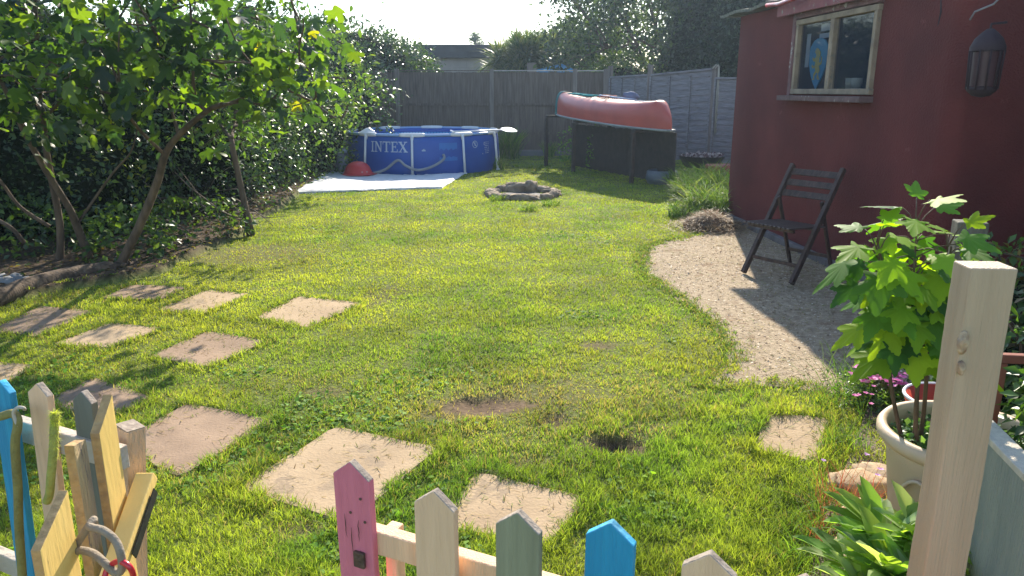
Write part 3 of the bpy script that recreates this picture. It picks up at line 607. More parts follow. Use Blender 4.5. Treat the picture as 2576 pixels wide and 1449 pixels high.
tag(m_.build('rope', M('old_rope', (.42, .4, .33), bump=.4, bscale=120), world=(x_, y_, 0)), 'pale rope looped over a post of the wavy edged fence', 'rope')

# ------------------------------------------------------------------ pool
pool = thing('swimming_pool', 'round blue frame pool with white legs standing on a white sheet', 'pool', PC); PH = .76
m_ = MB(); prof = [(PR, 0), (PR+.03, .15), (PR+.035, .4), (PR+.02, .62), (PR, .72), (PR-.01, PH-.03)]; m_.lathe(PC, prof, 96); m_.build('outer_wall', POOLB, pool)
LIN, t_, b_ = newmat('pool_liner'); N = t_.nodes; tcx = N.new('ShaderNodeTexCoord'); bk = N.new('ShaderNodeTexBrick'); mpp = N.new('ShaderNodeMapping'); sx = N.new('ShaderNodeSeparateXYZ'); at = N.new('ShaderNodeMath'); at.operation = 'ARCTAN2'; cx_ = N.new('ShaderNodeCombineXYZ'); mm = N.new('ShaderNodeMath'); mm.operation = 'MULTIPLY'; mm.inputs[1].default_value = 1.55
t_.links.new(tcx.outputs['Object'], sx.inputs[0]); t_.links.new(sx.outputs[0], at.inputs[0]); t_.links.new(sx.outputs[1], at.inputs[1]); t_.links.new(at.outputs[0], mm.inputs[0]); t_.links.new(mm.outputs[0], cx_.inputs[0]); t_.links.new(sx.outputs[2], cx_.inputs[1]); t_.links.new(cx_.outputs[0], bk.inputs[0])
bk.inputs['Color1'].default_value = (.06, .32, .62, 1); bk.inputs['Color2'].default_value = (.09, .4, .68, 1); bk.inputs['Mortar'].default_value = (.01, .12, .42, 1); bk.inputs['Scale'].default_value = 1; bk.inputs['Brick Width'].default_value = .07; bk.inputs['Row Height'].default_value = .07; bk.inputs['Mortar Size'].default_value = .008; bk.offset = 0
t_.links.new(bk.outputs[0], b_.inputs['Base Color']); b_.inputs['Roughness'].default_value = .4
m_ = MB(); m_.lathe(PC, [(0, .012), (PR-.05, .012), (PR-.04, .2), (PR-.03, PH-.1)], 96); m_.build('liner', LIN, pool)
m_ = MB(); m_.lathe(PC, [(PR-.03, PH-.1), (PR-.035, PH-.02), (PR-.01, PH-.005)], 96); m_.build('liner_band', POOLB, pool)
WAT, t_, b_ = newmat('pool_water'); b_.inputs['Base Color'].default_value = (.02, .2, .42, 1); b_.inputs['Roughness'].default_value = .05; b_.inputs['Transmission Weight'].default_value = .5; b_.inputs['IOR'].default_value = 1.33
n_ = t_.nodes.new('ShaderNodeTexNoise'); n_.inputs['Scale'].default_value = 6; bp = t_.nodes.new('ShaderNodeBump'); bp.inputs['Strength'].default_value = .12; t_.links.new(n_.outputs[0], bp.inputs['Height']); t_.links.new(bp.outputs[0], b_.inputs['Normal'])
m_ = MB(); m_.lathe(PC, [(0, PH-.24), (PR-.04, PH-.24)], 96); m_.build('water', WAT, pool)
LEGA = [-37+36*k_ for k_ in range(10)]
def pc(adeg, r, z):  # angle from the side facing the camera, positive to the right
    a_ = R(adeg); return Vector((PC.x+r*math.sin(a_), PC.y-r*math.cos(a_), z))
m_ = MB(); m_.lathe((PC.x, PC.y, PH), [(PR-.028, 0), (PR-.02, .02), (PR, .026), (PR+.02, .02), (PR+.028, 0), (PR+.02, -.02), (PR, -.026), (PR-.02, -.02), (PR-.028, 0)], 96)
m_.build('top_rail', M('rail_vinyl', (.3, .45, .68), (.22, .36, .6), scale=3, rough=.4, bump=0), pool)
for a_ in LEGA:
    m_ = MB(); m_.tube([pc(a_, PR+.045, PH-.05), pc(a_, PR+.075, PH*.5), pc(a_, PR+.11, .0)], .023, 10); m_.build('leg', POOLW, pool)
    m_ = MB(); m_.tube([pc(a_-9+k*1.8, PR+.002+.0*k, PH+.004) for k in range(11)], [.03, .038, .04, .041, .041, .042, .041, .041, .04, .038, .03], 10); m_.tube([pc(a_, PR+.02, PH-.0), pc(a_, PR+.04, PH-.09)], [.038, .028], 10); m_.build('rail_joint', POOLW, pool)
    m_ = MB(); m_.tube([pc(a_, PR+.11, 0), pc(a_, PR+.11, .03)], .04, 10); m_.build('foot', POOLW, pool)
def letter(ch):
    b, h = .16, 1.0; S = lambda x: (x-.16, 0, x+.16, .07)
    def rect(x0, y0, x1, y1): return [(x0, y0), (x1, y0), (x1, y1), (x0, y1)]
    if ch == 'I': return .42, [rect(.13, .06, .29, .94), rect(0, 0, .42, .07), rect(0, .93, .42, 1)]
    if ch == 'N': return 1.0, [rect(.14, .06, .24, .94), rect(.78, .0, .88, .94), [(.14, .94), (.3, 1), (.88, .12), (.88, 0), (.78, 0)], rect(0, 0, .38, .07), rect(0, .93, .3, 1), rect(.66, .93, 1.0, 1)]
    if ch == 'T': return .9, [rect(.36, .06, .54, .94), rect(0, .91, .9, 1), rect(0, .72, .06, .92), rect(.84, .72, .9, .92), rect(.22, 0, .68, .07)]
    if ch == 'E': return .8, [rect(.12, .06, .29, .94), rect(0, 0, .76, .08), rect(0, .92, .74, 1), rect(.28, .47, .56, .55), rect(.7, .07, .77, .28), rect(.68, .74, .75, .93), rect(.53, .38, .59, .64)]
    if ch == 'X': return 1.0, [[(.1, .94), (.32, .94), (.92, .06), (.68, .06)], [(.72, .94), (.82, .94), (.24, .06), (.12, .06)], rect(0, .93, .42, 1), rect(.6, .93, .96, 1), rect(0, 0, .38, .07), rect(.56, 0, 1.02, .07)]
def pool_print(polys, a0, z0, sc, parent, name='print', mat=PRINTW):
    m_ = MB()
    for poly in polys:
        # cut into strips so that it follows the curved wall
        pts = [pc(a0+math.degrees(x_*sc/PR), 1, z0+y_*sc*(1.12 if name == 'letter' else 1)) for x_, y_ in poly]
        rr_ = lambda z_: np.interp(z_, [0, .15, .4, .62, .72, .76], [PR, PR+.03, PR+.035, PR+.02, PR, PR])
        V_ = [Vector((PC.x+(p_.x-PC.x)*(rr_(p_.z)+.004), PC.y+(p_.y-PC.y)*(rr_(p_.z)+.004), p_.z)) for p_ in pts]
        m_.add(V_, [tuple(range(len(V_)))])
    return m_.build(name, mat, parent)
xo = 0
for ch in 'INTEX':
    w_, polys = letter(ch); pool_print([[(x_+xo, y_) for x_, y_ in p_] for p_ in polys], -32.5, .44, .178, pool, 'letter'); xo += w_+.06
def ring(cx, cy, r0, r1, n=24, a0=0, a1=360):
    out = []
    for k in range(n):
        a_, b_ = R(a0+(a1-a0)*k/n), R(a0+(a1-a0)*(k+1)/n); out.append([(cx+r0*math.cos(a_), cy+r0*math.sin(a_)), (cx+r1*math.cos(a_), cy+r1*math.sin(a_)), (cx+r1*math.cos(b_), cy+r1*math.sin(b_)), (cx+r0*math.cos(b_), cy+r0*math.sin(b_))])
    return out
pool_print(ring(0, 0, .058, .07)+[[(-.05, .04), (-.04, .05), (.05, -.04), (.04, -.05)], [(-.01, -.03), (.012, -.03), (.012, .02), (-.01, .02)], [(-.012, .026), (.012, .026), (.012, .045), (-.012, .045)]], 46, .56, 1, pool, 'warning_symbol')
pool_print([[(.09*i_, 0), (.09*i_+.09, 0), (.09*i_+.09, .34), (.09*i_, .34)] for i_ in range(4)], 17.5, .27, 1, pool, 'warning_label', M('label_blue', (.04, .17, .5), (.035, .15, .45), bump=0, rough=.5))
pool_print([[(.0, .0), (.07, .0), (.07, .03), (.0, .03)], [(.02, .03), (.05, .03), (.04, .05)]], 5.5, .46, 1, pool)
scr = []
for k in range(9):
    for j in range(3):
        x_ = .05*j+random.uniform(0, .02); y_ = .035*k; scr.append([(x_, y_), (x_+.035, y_), (x_+.035, y_+.012), (x_, y_+.012)])
pool_print(scr[6:]+ring(.0, .26, .02, .028, 10)+[[(-.08, .06), (-.05, .06), (-.05, .075), (-.08, .075)]], 56, .3, 1, pool)
m_ = MB(); hp = [pc(20, PR+.06, .40), pc(20, PR+.1, .32), pc(15, PR+.12, .22), pc(9, PR+.14, .15), pc(2, PR+.16, .12), pc(-5, PR+.15, .2), pc(-10, PR+.15, .3)]
def smooth_path(p_, n=6):
    out = []; 
    for i_ in range(len(p_)-1):
        p0 = p_[max(i_-1, 0)]; p1 = p_[i_]; p2 = p_[i_+1]; p3 = p_[min(i_+2, len(p_)-1)]
        for k in range(n):
            u = k/n; out.append(.5*((2*p1)+(p2-p0)*u+(2*p0-5*p1+4*p2-p3)*u*u+(3*p1-p0-3*p2+p3)*u**3))
    out.append(p_[-1]); return out
m_.tube(smooth_path([Vector(a_) for a_ in hp+[pc(-18, PR+.17, .13), pc(-26, PR+.22, .05), pc(-38, PR+.25, .05), pc(-52, PR+.3, .12), pc(-62, PR+.34, .14)]]), .026, 8)
tag(m_.build('hose', GREYP), 'grey ribbed hose curving low across the pool front', 'hose')
m_ = MB(); m_.tube(smooth_path([pc(-66, PR+.03, .62), pc(-69, PR+.12, .5), pc(-73, PR+.2, .25), pc(-76, PR+.28, .1)]), .026, 8); tag(m_.build('hose', GREYP), 'grey hose dropping from the pool rim at left end', 'hose')
fp = pc(-50, PR+.36, .05); pm = thing('filter_pump', 'grey cylindrical filter pump beside the left pool leg', 'pump', fp)
m_ = MB(); m_.lathe(fp, [(0, 0), (.13, 0), (.14, .04), (.13, .1), (.125, .36), (0, .36)], 28); m_.build('housing', M('pump_grey', (.16, .17, .19), bump=0, rough=.5), pm)
m_ = MB(); m_.lathe(fp+Vector((0, 0, .36)), [(.14, 0), (.145, .04), (.1, .07), (0, .075)], 28); m_.build('lid', GREYP, pm)
def paddle(label, a, b, up, wscale=1):
    a = Vector(a); b = Vector(b); t = thing('paddle', label, 'paddle', a, 'white paddles on the pool rim'); d = (b-a).normalized(); x_ = d.cross(Vector(up)).normalized(); u_ = x_.cross(d)
    m_ = MB(); m_.tube([a, b-d*.3], .017, 10); m_.build('shaft', POOLW, t)
    m_ = MB(); pr = [(-.02, -.36), (.02, -.36), (.09, -.28), (.105, -.18), (.1, -.06), (.05, 0), (-.05, 0), (-.1, -.06), (-.105, -.18), (-.09, -.28)]
    m_.prism([b+d*q[1]+x_*q[0]*wscale-u_*.007 for q in pr], u_*.014); m_.build('blade', POOLW, t, .005)
    m_ = MB(); m_.tube([a-x_*.06, a+x_*.06], .018, 8); m_.build('grip', POOLW, t)
paddle('white paddle laid across the right side of the pool rim', tuple(pc(28, PR-.02, PH+.06)), tuple(pc(78, PR+.42, PH+.05)), (0, -.35, 1), 1.4)
m_ = MB(); a_ = pc(-39, PR-.03, PH+.02); tpad = thing('paddle', 'white paddle blade tipped up on the left pool rim', 'paddle', a_, 'white paddles on the pool rim')
m_.prism([a_+Vector(q) for q in [(-.14, 0, .02), (.17, -.02, .01), (.16, 0, .04), (.05, .02, .1), (.0, .02, .095)]], (0, .02, .005)); m_.build('blade', POOLW, tpad, .004)
m_ = MB(); m_.tube([a_+Vector((0, .02, .04)), a_+Vector((-.35, .5, -.1))], .016, 8); m_.build('shaft', POOLW, tpad)
dm = pc(-31, PR+.48, .03); rd = thing('play_dome', 'red plastic domed shell with two round holes in front of pool', 'toy', dm); REDP = M('red_plastic', (.55, .05, .05), (.48, .04, .04), rough=.4, bump=0)
m_ = MB(); m_.lathe(dm, [(.29, .0), (.27, .05), (.245, .1), (.22, .16), (.17, .21), (.1, .245), (0, .26)], 36); m_.build('shell', REDP, rd)
m_ = MB(); m_.lathe(dm, [(.36, .02), (.33, .015), (.26, .05)], 36, a0=R(-150), a1=R(20)); m_.build('brim', REDP, rd)
for a_ in (-62, -40):
    m_ = MB(); c_ = dm+Vector((math.cos(R(a_))*.262, math.sin(R(a_))*.262, .075)); m_.tube([c_, c_+Vector((math.cos(R(a_)), math.sin(R(a_)), .3))*.008], .017, 12); m_.build('hole', M('hole_pale', (.6, .3, .28), bump=0), rd)
# white sheet under and in front of the pool
def sheet():
    quad = [gp(738, 488), gp(1112, 474), gp(1193, 424), gp(860, 395)]
    A_, B_, C_, D_ = quad; nu, nv = 90, 60; V_ = []
    for j in range(nv+1):
        for i_ in range(nu+1):
            u, v = i_/nu, j/nv; p_ = A_.lerp(B_, u).lerp(D_.lerp(C_, u), v)
            e = min(u, 1-u, v, 1-v); wob = .03*math.sin(u*24)*(1-min(1, v*8)); dr = math.hypot(p_.x-PC.x, p_.y-PC.y)
            z = .03+.02*vnoise(p_.x, p_.y, 3, 1)+.022*vnoise(p_.x*.5+p_.y, p_.y*2.2-p_.x*.3, 4, 2)+.014*vnoise(p_.x, p_.y, 12, 2); z = z if dr > PR+.1 else min(z, .005)
            z -= .03*(e < .01); p_ = Vector((p_.x, p_.y+wob, float(z)-.02)); V_.append(p_)
    F_ = [(j*(nu+1)+i_, j*(nu+1)+i_+1, (j+1)*(nu+1)+i_+1, (j+1)*(nu+1)+i_) for j in range(nv) for i_ in range(nu)]
    m_ = MB(); m_.add(V_, F_, 0, True); m_.add([p_-Vector((0, 0, .012)) for p_ in V_], F_, 0, True); m_.add([A_, B_, B_+Vector((0, 0, .03)), A_+Vector((0, 0, .03))], [(0, 1, 2, 3)])
    return m_.build('ground_sheet', M('sheet_white', (.66, .66, .66), (.56, .57, .58), rough=.5, bump=.3, bscale=6, bdist=.05), world=(-2.5, 14, 0))
tag(sheet(), 'crumpled white plastic sheet spread on grass under the pool front', 'ground sheet')

# ------------------------------------------------------------------ fire pit
def rock(c, size, seed, name, label, group, mat=STONE, rotz=0):
    V_, T_ = blob((0, 0, 0), (1, 1, 1), seed, 3, .3); V_ = V_+.09*np.stack([vnoise(V_[:, (i_+1) % 3]*2+seed, V_[:, (i_+2) % 3]*2, 2.4, i_+seed) for i_ in range(3)], 1); V_ = (.35*np.clip(V_, -.75, .7)+.75*V_*(.8+.4*vnoise(V_[:, 0]*3+seed, V_[:, 1]*3+V_[:, 2]*2, 2, 3))[:, None])*np.array(size)
    cr_, sr_ = math.cos(rotz), math.sin(rotz); V_ = V_@np.array([[cr_, sr_, 0], [-sr_, cr_, 0], [0, 0, 1]])+np.array(c)
    o = npmesh(name, V_, T_, mat, None, None, (c[0], c[1], 0)); return tag(o, label, 'stone', group)
k = 0
for a_ in range(0, 360, 24):
    rr_ = .5+random.uniform(-.04, .05); back = 40 < a_ < 140; s_ = random.uniform(.1, .15)
    if 70 < a_ < 120 and True:
        continue
    rock((PIT.x+rr_*math.cos(R(a_)), PIT.y+rr_*math.sin(R(a_)), .02 if not back else .03), (s_*1.1, s_*.85, .045+.03*random.random() if not back else .08), 20+k, 'fire_pit_stone', 'rough low fire pit stone, ' + ['rightmost in the ring', 'second from the rightmost going toward the back', 'at the back right beside the upright stones', 'at the back left beside the big upright stone', 'at the back left, second from the upright stone', 'leftmost at the rear', 'leftmost in the ring', 'leftmost at the front', 'at the front left corner', 'at the front left next to the long flat stone', 'behind the long flat front stone', 'at the front right next to the long flat stone', 'at the front right corner', 'rightmost at the front', 'right side front'][k], 'stones ringing the fire pit', rotz=R(a_+90)); k += 1
rock((PIT.x-.02, PIT.y+.45, .05), (.26, .12, .11), 44, 'fire_pit_stone', 'big upright dark stone at the back of the fire pit', 'stones ringing the fire pit')
rock((PIT.x+.16, PIT.y+.42, .06), (.11, .1, .12), 47, 'fire_pit_stone', 'rounded upright stone right of the big back fire pit stone', 'stones ringing the fire pit')
rock((PIT.x+.02, PIT.y-.5, .03), (.2, .08, .05), 49, 'fire_pit_stone', 'long flat pale stone at the front of fire pit', 'stones ringing the fire pit')
m_ = MB(); m_.lathe((PIT.x, PIT.y, .012), [(0, .0), (.2, .006), (.4, .0)], 28); tag(m_.build('ash_bed', M('ash', (.07, .06, .055), (.03, .026, .024), scale=20, bump=.8)), kind='structure')

# ------------------------------------------------------------------ canoe on its rack
CA = dp(1404, 288, 16.9); CB = dp(1688, 328, 12.9); CA.z = 1.11; CB.z = .94
ax = (CB-CA).normalized(); sd2 = Vector((ax.y, -ax.x, 0)).normalized(); CL = (CB-CA).length
can = thing('canoe', 'faded red canoe lying upside down on a rack', 'canoe', (CA+CB)/2)
m_ = MB(); ns, nr = 48, 22; rows = []
for i_ in range(ns+1):
    u = i_/ns; e = abs(2*u-1); w_ = .42*(1-e**2.6)**.8+.012; dep = .41+.1*e**3; rise = .0
    endr = (1-max(0, (e-.86)/.14)**2.2*.55) ; shift = 0
    row = []
    for j in range(nr+1):
        a_ = math.pi*j/nr; ca, sa = math.cos(a_), math.sin(a_)
        xx = w_*math.copysign(abs(ca)**.55, ca); zz = dep*endr*abs(sa)**.62
        # rounded stem: the ends pull in towards the keel
        pull = -math.copysign(1, 2*u-1)*.28*(max(0, (e-.82)/.18))**1*(zz/(dep))**2.6
        p_ = CA+ax*(CL*u+pull)+sd2*xx+Vector((0, 0, zz)); row.append(p_)
    rows.append(row)
V_ = [p_ for r in rows for p_ in r]; F_ = [(i_*(nr+1)+j, i_*(nr+1)+j+1, (i_+1)*(nr+1)+j+1, (i_+1)*(nr+1)+j) for i_ in range(ns) for j in range(nr)]
m_.add(V_, F_, 0, True); m_.add(rows[0], [tuple(range(nr+1))]); m_.add(rows[-1], [tuple(range(nr+1))[::-1]]); m_.build('hull', HULL, can)
GUN = M('gunwale', (.3, .33, .32), (.2, .22, .22), bump=.1, rough=.5)
for j in (0, nr):
    m_ = MB(); m_.tube([r[j]+Vector((0, 0, -.005)) for r in rows], .02, 8); m_.build('gunwale', GUN, can)
for e_, u in ((0, -1), (-1, 1)):
    m_ = MB(); c_ = rows[e_][0].lerp(rows[e_][nr], .5); m_.box(c_-ax*u*.1, (.12, .3, .03), Matrix.Rotation(math.atan2(ax.y, ax.x)-math.pi/2, 3, 'Z')); m_.build('deck_plate', GUN, can, .006)
STR = M('green_strap', (.02, .17, .16), (.015, .11, .11), bump=.2)
for u_ in (.085,):
    i_ = int(u_*ns); m_ = MB(); ce = sum(rows[i_], Vector())/len(rows[i_])
    for a_, b_ in zip(rows[i_], rows[i_][1:]):
        o1 = (a_-ce).normalized()*.012; o2 = (b_-ce).normalized()*.012; m_.add([a_+o1-ax*.07, b_+o2-ax*.07, b_+o2+ax*.07, a_+o1+ax*.07], [(0, 1, 2, 3)], 0, True)
    tag(m_.build('strap', STR), 'dark green strap wrapped over the far end of the canoe', 'strap')
def ontop(u, v=0, dz=.02): p_ = CA+ax*(CL*u); return Vector((p_.x, p_.y, CA.z+(CB.z-CA.z)*u+.41+dz))+sd2*v
m_ = MB(); m_.tube(smooth_path([ontop(.12+.28*random.random(), random.uniform(-.15, .15), .02+.015*random.random()) for _ in range(20)], 5), .016, 6); tag(m_.build('rope', M('green_rope', (.03, .32, .28), bump=.3)), 'tangled green rope lying on the far half of the canoe', 'rope')
m_ = MB(); m_.tube(smooth_path([ontop(.42+.12*random.random(), random.uniform(-.12, .12), .02+.04*random.random()) for _ in range(16)], 5), .014, 6); tag(m_.build('rope', M('red_rope', (.4, .1, .06), bump=.3)), 'tangled rust red rope lying mid canoe', 'rope')
m_ = MB(); m_.tube([ontop(.46, .05, .05), ontop(.7, -.1, .02)], .018, 8); m_.tube([ontop(.46, .05, .05), ontop(.45, .05, .05)], .024, 8); tag(m_.build('pole', M('pole_blue', (.4, .5, .62), bump=0)), 'pale blue pole lying lengthwise on the canoe', 'pole')
m_ = MB()
for k in range(3): m_.bar(ontop(.78+.03*k, .12, .02), ontop(.9, -.1+.1*k, .02), .06, .02)
tag(m_.build('wood_offcuts', M('offcut', (.45, .5, .58))), 'pale strips of wood lying at the near end of the canoe', 'wood strips')
hb = ontop(.6, -.28, .0); m_ = MB(); V_, T_ = blob((hb.x, hb.y+.2, hb.z+.06), (.15, .1, .085), 5, 3, .2); o = npmesh('canvas_bag', V_, T_, M('bag_blue', (.14, .17, .26), bump=.3), None, None, (hb.x, hb.y, hb.z)); tag(o, 'blue grey canvas bag sitting on top of the canoe', 'bag')
# rack
def rack(u, lab, wdt=.62):
    c_ = CA+ax*(CL*u); zz = CA.z+(CB.z-CA.z)*u-.03; t = thing('rack', lab, 'rack', (c_.x, c_.y, 0), 'racks carrying the canoe'); a_ = c_+sd2*wdt; b_ = c_-sd2*wdt
    for p_ in (a_, b_):
        m_ = MB(); m_.box((p_.x, p_.y, zz/2-.025), (.065, .065, zz-.05), Matrix.Rotation(math.atan2(ax.y, ax.x), 3, 'Z')); m_.build('leg', DARKW, t, .005)
    m_ = MB(); m_.bar((a_.x, a_.y, zz-.025), (b_.x, b_.y, zz-.025), .09, .05); m_.build('crossbar', DARKW, t, .004)
rack(.04, 'dark timber trestle under the far end of the canoe', .36); rack(.36, 'dark timber trestle under the middle of the canoe', .4); rack(.86, 'dark timber trestle under the near end of the canoe', .36)
m_ = MB(); pA = CA+ax*(CL*.12)+Vector((.16, .12, 0)); 
for k in range(38): m_.box((pA.x+.1*k*ax.x*1, pA.y+.1*k*ax.y, .45), (.015, .097, .86+.04*random.random()), Matrix.Rotation(math.atan2(ax.y, ax.x)-math.pi/2, 3, 'Z'))
tag(m_.build('shade_screen', DARKW, world=(pA.x, pA.y, 0)), 'low dark boards standing in for shade and clutter under the canoe', 'screen')  # dark boards put in for the shade and clutter below the hull

# ------------------------------------------------------------------ folding chair
CHW = M('chair_wood', (.1, .062, .05), (.05, .032, .027), scale=9, bump=.4, bscale=50, stretch=(3, 3, .6), rough=.6, spots=(.16, .12, .1), spot_scale=16, spot_cut=.66)
ch = thing('folding_chair', 'dark slatted wooden folding chair standing by the red shed wall', 'chair', (2.2, 6.3, 0))
f1 = Vector((2.07, 6.57, .025)); wdir = Vector((.56, -.83, 0)).normalized(); bdir = Vector((.83, .56, 0)).normalized(); WID = .5
def cp(wf, s, z): return Vector((f1.x, f1.y, .02))+wdir*(WID*wf)+bdir*s+Vector((0, 0, z))
for wf in (0, 1):
    m_ = MB(); m_.bar(cp(wf, 0, 0), cp(wf, .57, .93), .036, .05, up=bdir); m_.build('back_leg', CHW, ch, .005)
    wi = .07 if wf == 0 else .93
    m_ = MB(); m_.bar(cp(wi, .62, 0), cp(wi, .36, .66), .022, .035, up=bdir); m_.build('leg', CHW, ch, .004)
for z_ in (.87, .78, .69):
    s_ = .57*z_/.93+.01; m_ = MB(); m_.bar(cp(.03, s_, z_), cp(.97, s_, z_), .06, .014, up=(bdir*1-Vector((0, 0, .6)))); m_.build('back_slat', CHW, ch, .003)
SH = .44
for k in range(11):
    wf = .06+.88*k/10; m_ = MB(); m_.bar(cp(wf, -.08, SH+.03), cp(wf, .42, SH-.0), .032, .016); m_.build('seat_slat', M('seat_dark', (.1, .075, .065), rough=.4, bump=.1) if k == 0 else bpy.data.materials['seat_dark'], ch, .006)
m_ = MB(); m_.bar(cp(.04, .0, SH), cp(.96, .0, SH), .03, .025); m_.bar(cp(.04, .34, SH-.02), cp(.96, .34, SH-.02), .03, .025); m_.build('seat_rail', CHW, ch, .003)
for s_, z_, w0_, w1_ in ((.09, .14, .02, .98), (.56, .16, .08, .92)):
    m_ = MB(); m_.bar(cp(w0_, s_, z_), cp(w1_, s_, z_), .03, .018, up=bdir); m_.build('stretcher', CHW, ch, .003)

# ------------------------------------------------------------------ near picket fence
ZP = .9; LA = gp(85, 965, ZP); LB = gp(1785, 1395, ZP); fd = (LB-LA); fd.z = 0; fd.normalize(); fn = Vector((fd.y, -fd.x, 0)); fn = fn if fn.y < 0 else -fn
def picket(parent, px, py, mat, wd=.072, ztop=ZP, off=0.0, th=.018, dirv=None, nrm=None, tilt=0, base=None, sl=.62, name='picket', endmat=ENDG, half=None):
    dv = dirv or fd; nv = nrm or fn; b_ = (base if base is not None else gp(px, py, ztop)); b_ = Vector((b_.x, b_.y, 0))+nv*off; up = Vector((0, 0, 1))+dv*tilt
    h_ = wd/2; pk = h_*sl*1.25
    prof = [(-h_, 0), (h_, 0), (h_, ztop-pk), (0, ztop), (-h_, ztop-pk)]
    pts = [b_+dv*q[0]+up*q[1] for q in prof]; m_ = MB(); m_.prism(pts, nv*(-th), 0, (lambda i_: 1 if i_ in (2, 3) else 0) if endmat else None); return m_.build(name, [mat, endmat or mat], parent, .0022)
fr = thing('picket_fence', 'low picket fence with pink, cream, sage and blue pickets', 'fence', gp(890, 1165, ZP)*1-Vector((0, 0, ZP)))
PCOL = [(890, 1165, PINKW, .086), (1085, 1235, CREAMW, .084), (1300, 1290, SAGEW, .083), (1522, 1313, BLUEW, .085), (1785, 1395, CREAMW, .084)]
BLEND = M('blue_paint_top', (.03, .42, .68), (.1, .3, .42), scale=12, bump=.3)
pbase = []
for k, (px, py, m0, w0) in enumerate(PCOL):
    b0 = gp(px, py, ZP); s_ = (b0-LA).dot(fd); b0 = LA+fd*s_; pbase.append(b0)
    picket(fr, px, py, m0, w0, base=None, tilt=(-.012, .004, .0, .01, 0)[k], endmat=BLEND if m0 is BLUEW else ENDG)
CRK = M('split_dark', (.1, .06, .05), bump=0, rough=.95)
for k, b0 in enumerate(pbase):
    rs_ = random.Random(k+3)
    for j in range(3):
        x0_ = rs_.uniform(-.03, .03); z0_ = ZP-rs_.uniform(.035, .16)-abs(x0_)*.7; L_ = rs_.uniform(.03, .09); m_ = MB()
        pts_ = [Vector((b0.x, b0.y, 0))+fd*(x0_+(-.012, .004, 0, .01, 0)[k]*(z0_-L_*u)+rs_.gauss(0, .0007))+fn*.0006+Vector((0, 0, z0_-L_*u)) for u in np.linspace(0, 1, 8)]
        m_.tube(pts_, [.0003, .0006, .0009, .001, .0009, .0008, .0005, .0002], 5); m_.build('crack', CRK, fr)
NAIL = M('nail_head', (.12, .1, .09), rough=.5, metal=.5, bump=0)
for b0 in pbase[1:]:
    for dx_ in (-.014, .012): c_ = Vector((b0.x, b0.y, .722+dx_*.6))+fd*dx_+fn*.001; m_ = MB(); m_.tube([c_, c_+fn*.0015], .0028, 8); m_.build('nail', NAIL, fr)
last = gp(1785, 1395, ZP); pk2 = last+fd*.14; picket(fr, 0, 0, CREAMW, base=pk2)
picket(fr, 0, 0, PINKW, base=pk2+fd*.14)
r0 = gp(890, 1165, ZP); r0.z = 0
for zr in (.722, .25):
    m_ = MB(); a_ = r0-fn*.032-fd*.02; b_ = a_+fd*1.0; a_.z = b_.z = zr; m_.bar(a_, b_, .03, .052); m_.build('rail', CREAMW, fr, .003)
pp = dp(958, 1249, r0.y+.03); m_ = MB(); c_ = r0-fn*.064+fd*.042; m_.box((c_.x, c_.y, .37), (.03, .03, .74), Matrix.Rotation(math.atan2(fd.y, fd.x), 3, 'Z')); m_.build('post', CREAMW, fr, .004)
LATM = M('rusty_iron', (.16, .1, .07), (.07, .05, .04), scale=40, bump=.5, rough=.7, metal=.3)
lt = gp(885, 1432, .76); q_ = gp(890, 1165, ZP); lp_ = Vector((q_.x+.004, q_.y, .69))+fn*.006; m_ = MB(); m_.box(lp_, (.026, .008, .035), Matrix.Rotation(math.atan2(fd.y, fd.x), 3, 'Z')); m_.build('latch_plate', LATM, fr, .002)
for dz_, dx_ in ((.826, .012), (.79, -.014), (.777, .02)):
    c_ = Vector((q_.x, q_.y, dz_))+fd*dx_+fn*.0015; m_ = MB(); m_.tube([c_, c_+fn*.001], .003, 8); m_.build('nail_hole', LATM, fr)
# left stretch
fl = thing('picket_fence', 'short stretch of picket fence at left with blue, cream and grey green pickets', 'fence', gp(85, 965, ZP)*1-Vector((0, 0, ZP)))
for px, py, m0, w0, zt in ((-4, 958, BLUEW, .074, .9), (90, 965, CREAMW, .076, .9), (203, 985, GREYW, .07, .89)): picket(fl, px, py, m0, w0, ztop=zt, tilt=.07, base=gp(px, py, zt)-fd*.07*zt, endmat=BLEND if m0 is BLUEW else ENDG)
b0 = gp(90, 965, ZP); b0.z = 0
picket(fl, 0, 0, SAGEW, base=gp(-2, 958, ZP)-fd*.3); 
for zr in (.735, .28):
    m_ = MB(); a_ = b0-fn*.034-fd*.5; b_ = b0-fn*.034+fd*.24; a_.z = b_.z = zr; m_.bar(a_, b_, .03, .06); m_.build('rail', M('grey_cream', (.5, .43, .35), (.4, .34, .27), bump=.4), fl, .003)
GP = Vector((-.962, 1.752, 0)); zpo = .78
rotf = Matrix.Rotation(math.atan2(fd.y, fd.x)-R(8), 3, 'Z')
m_ = MB(); top_ = GP+Vector((0, 0, zpo)); bot_ = GP+Vector((-.085, 0, 0)); m_.bar(bot_, top_, .056, .05, up=rotf@Vector((0, -1, 0)))
po = m_.build('gate_post', [M('worn_post', (.68, .48, .32), (.54, .37, .24), scale=5, bump=.4, stretch=(4, 4, .7), spots=(.22, .16, .11), spot_scale=16, spot_cut=.66)], fl, .003)
m_ = MB(); m_.bar(top_+Vector((0, 0, .0005)), top_+Vector((.0004, 0, .003)), .054, .048, up=rotf@Vector((0, -1, 0))); m_.build('end_grain', ENDG, po)
m_ = MB(); m_.box((GP.x-.045, GP.y+.01, zpo-.085), (.04, .04, .11), rotf); m_.build('hinge_block', CREAMW, po, .004)
ENDY = M('yellow_end', (.5, .32, .14), (.36, .22, .1), scale=50, bump=.6)
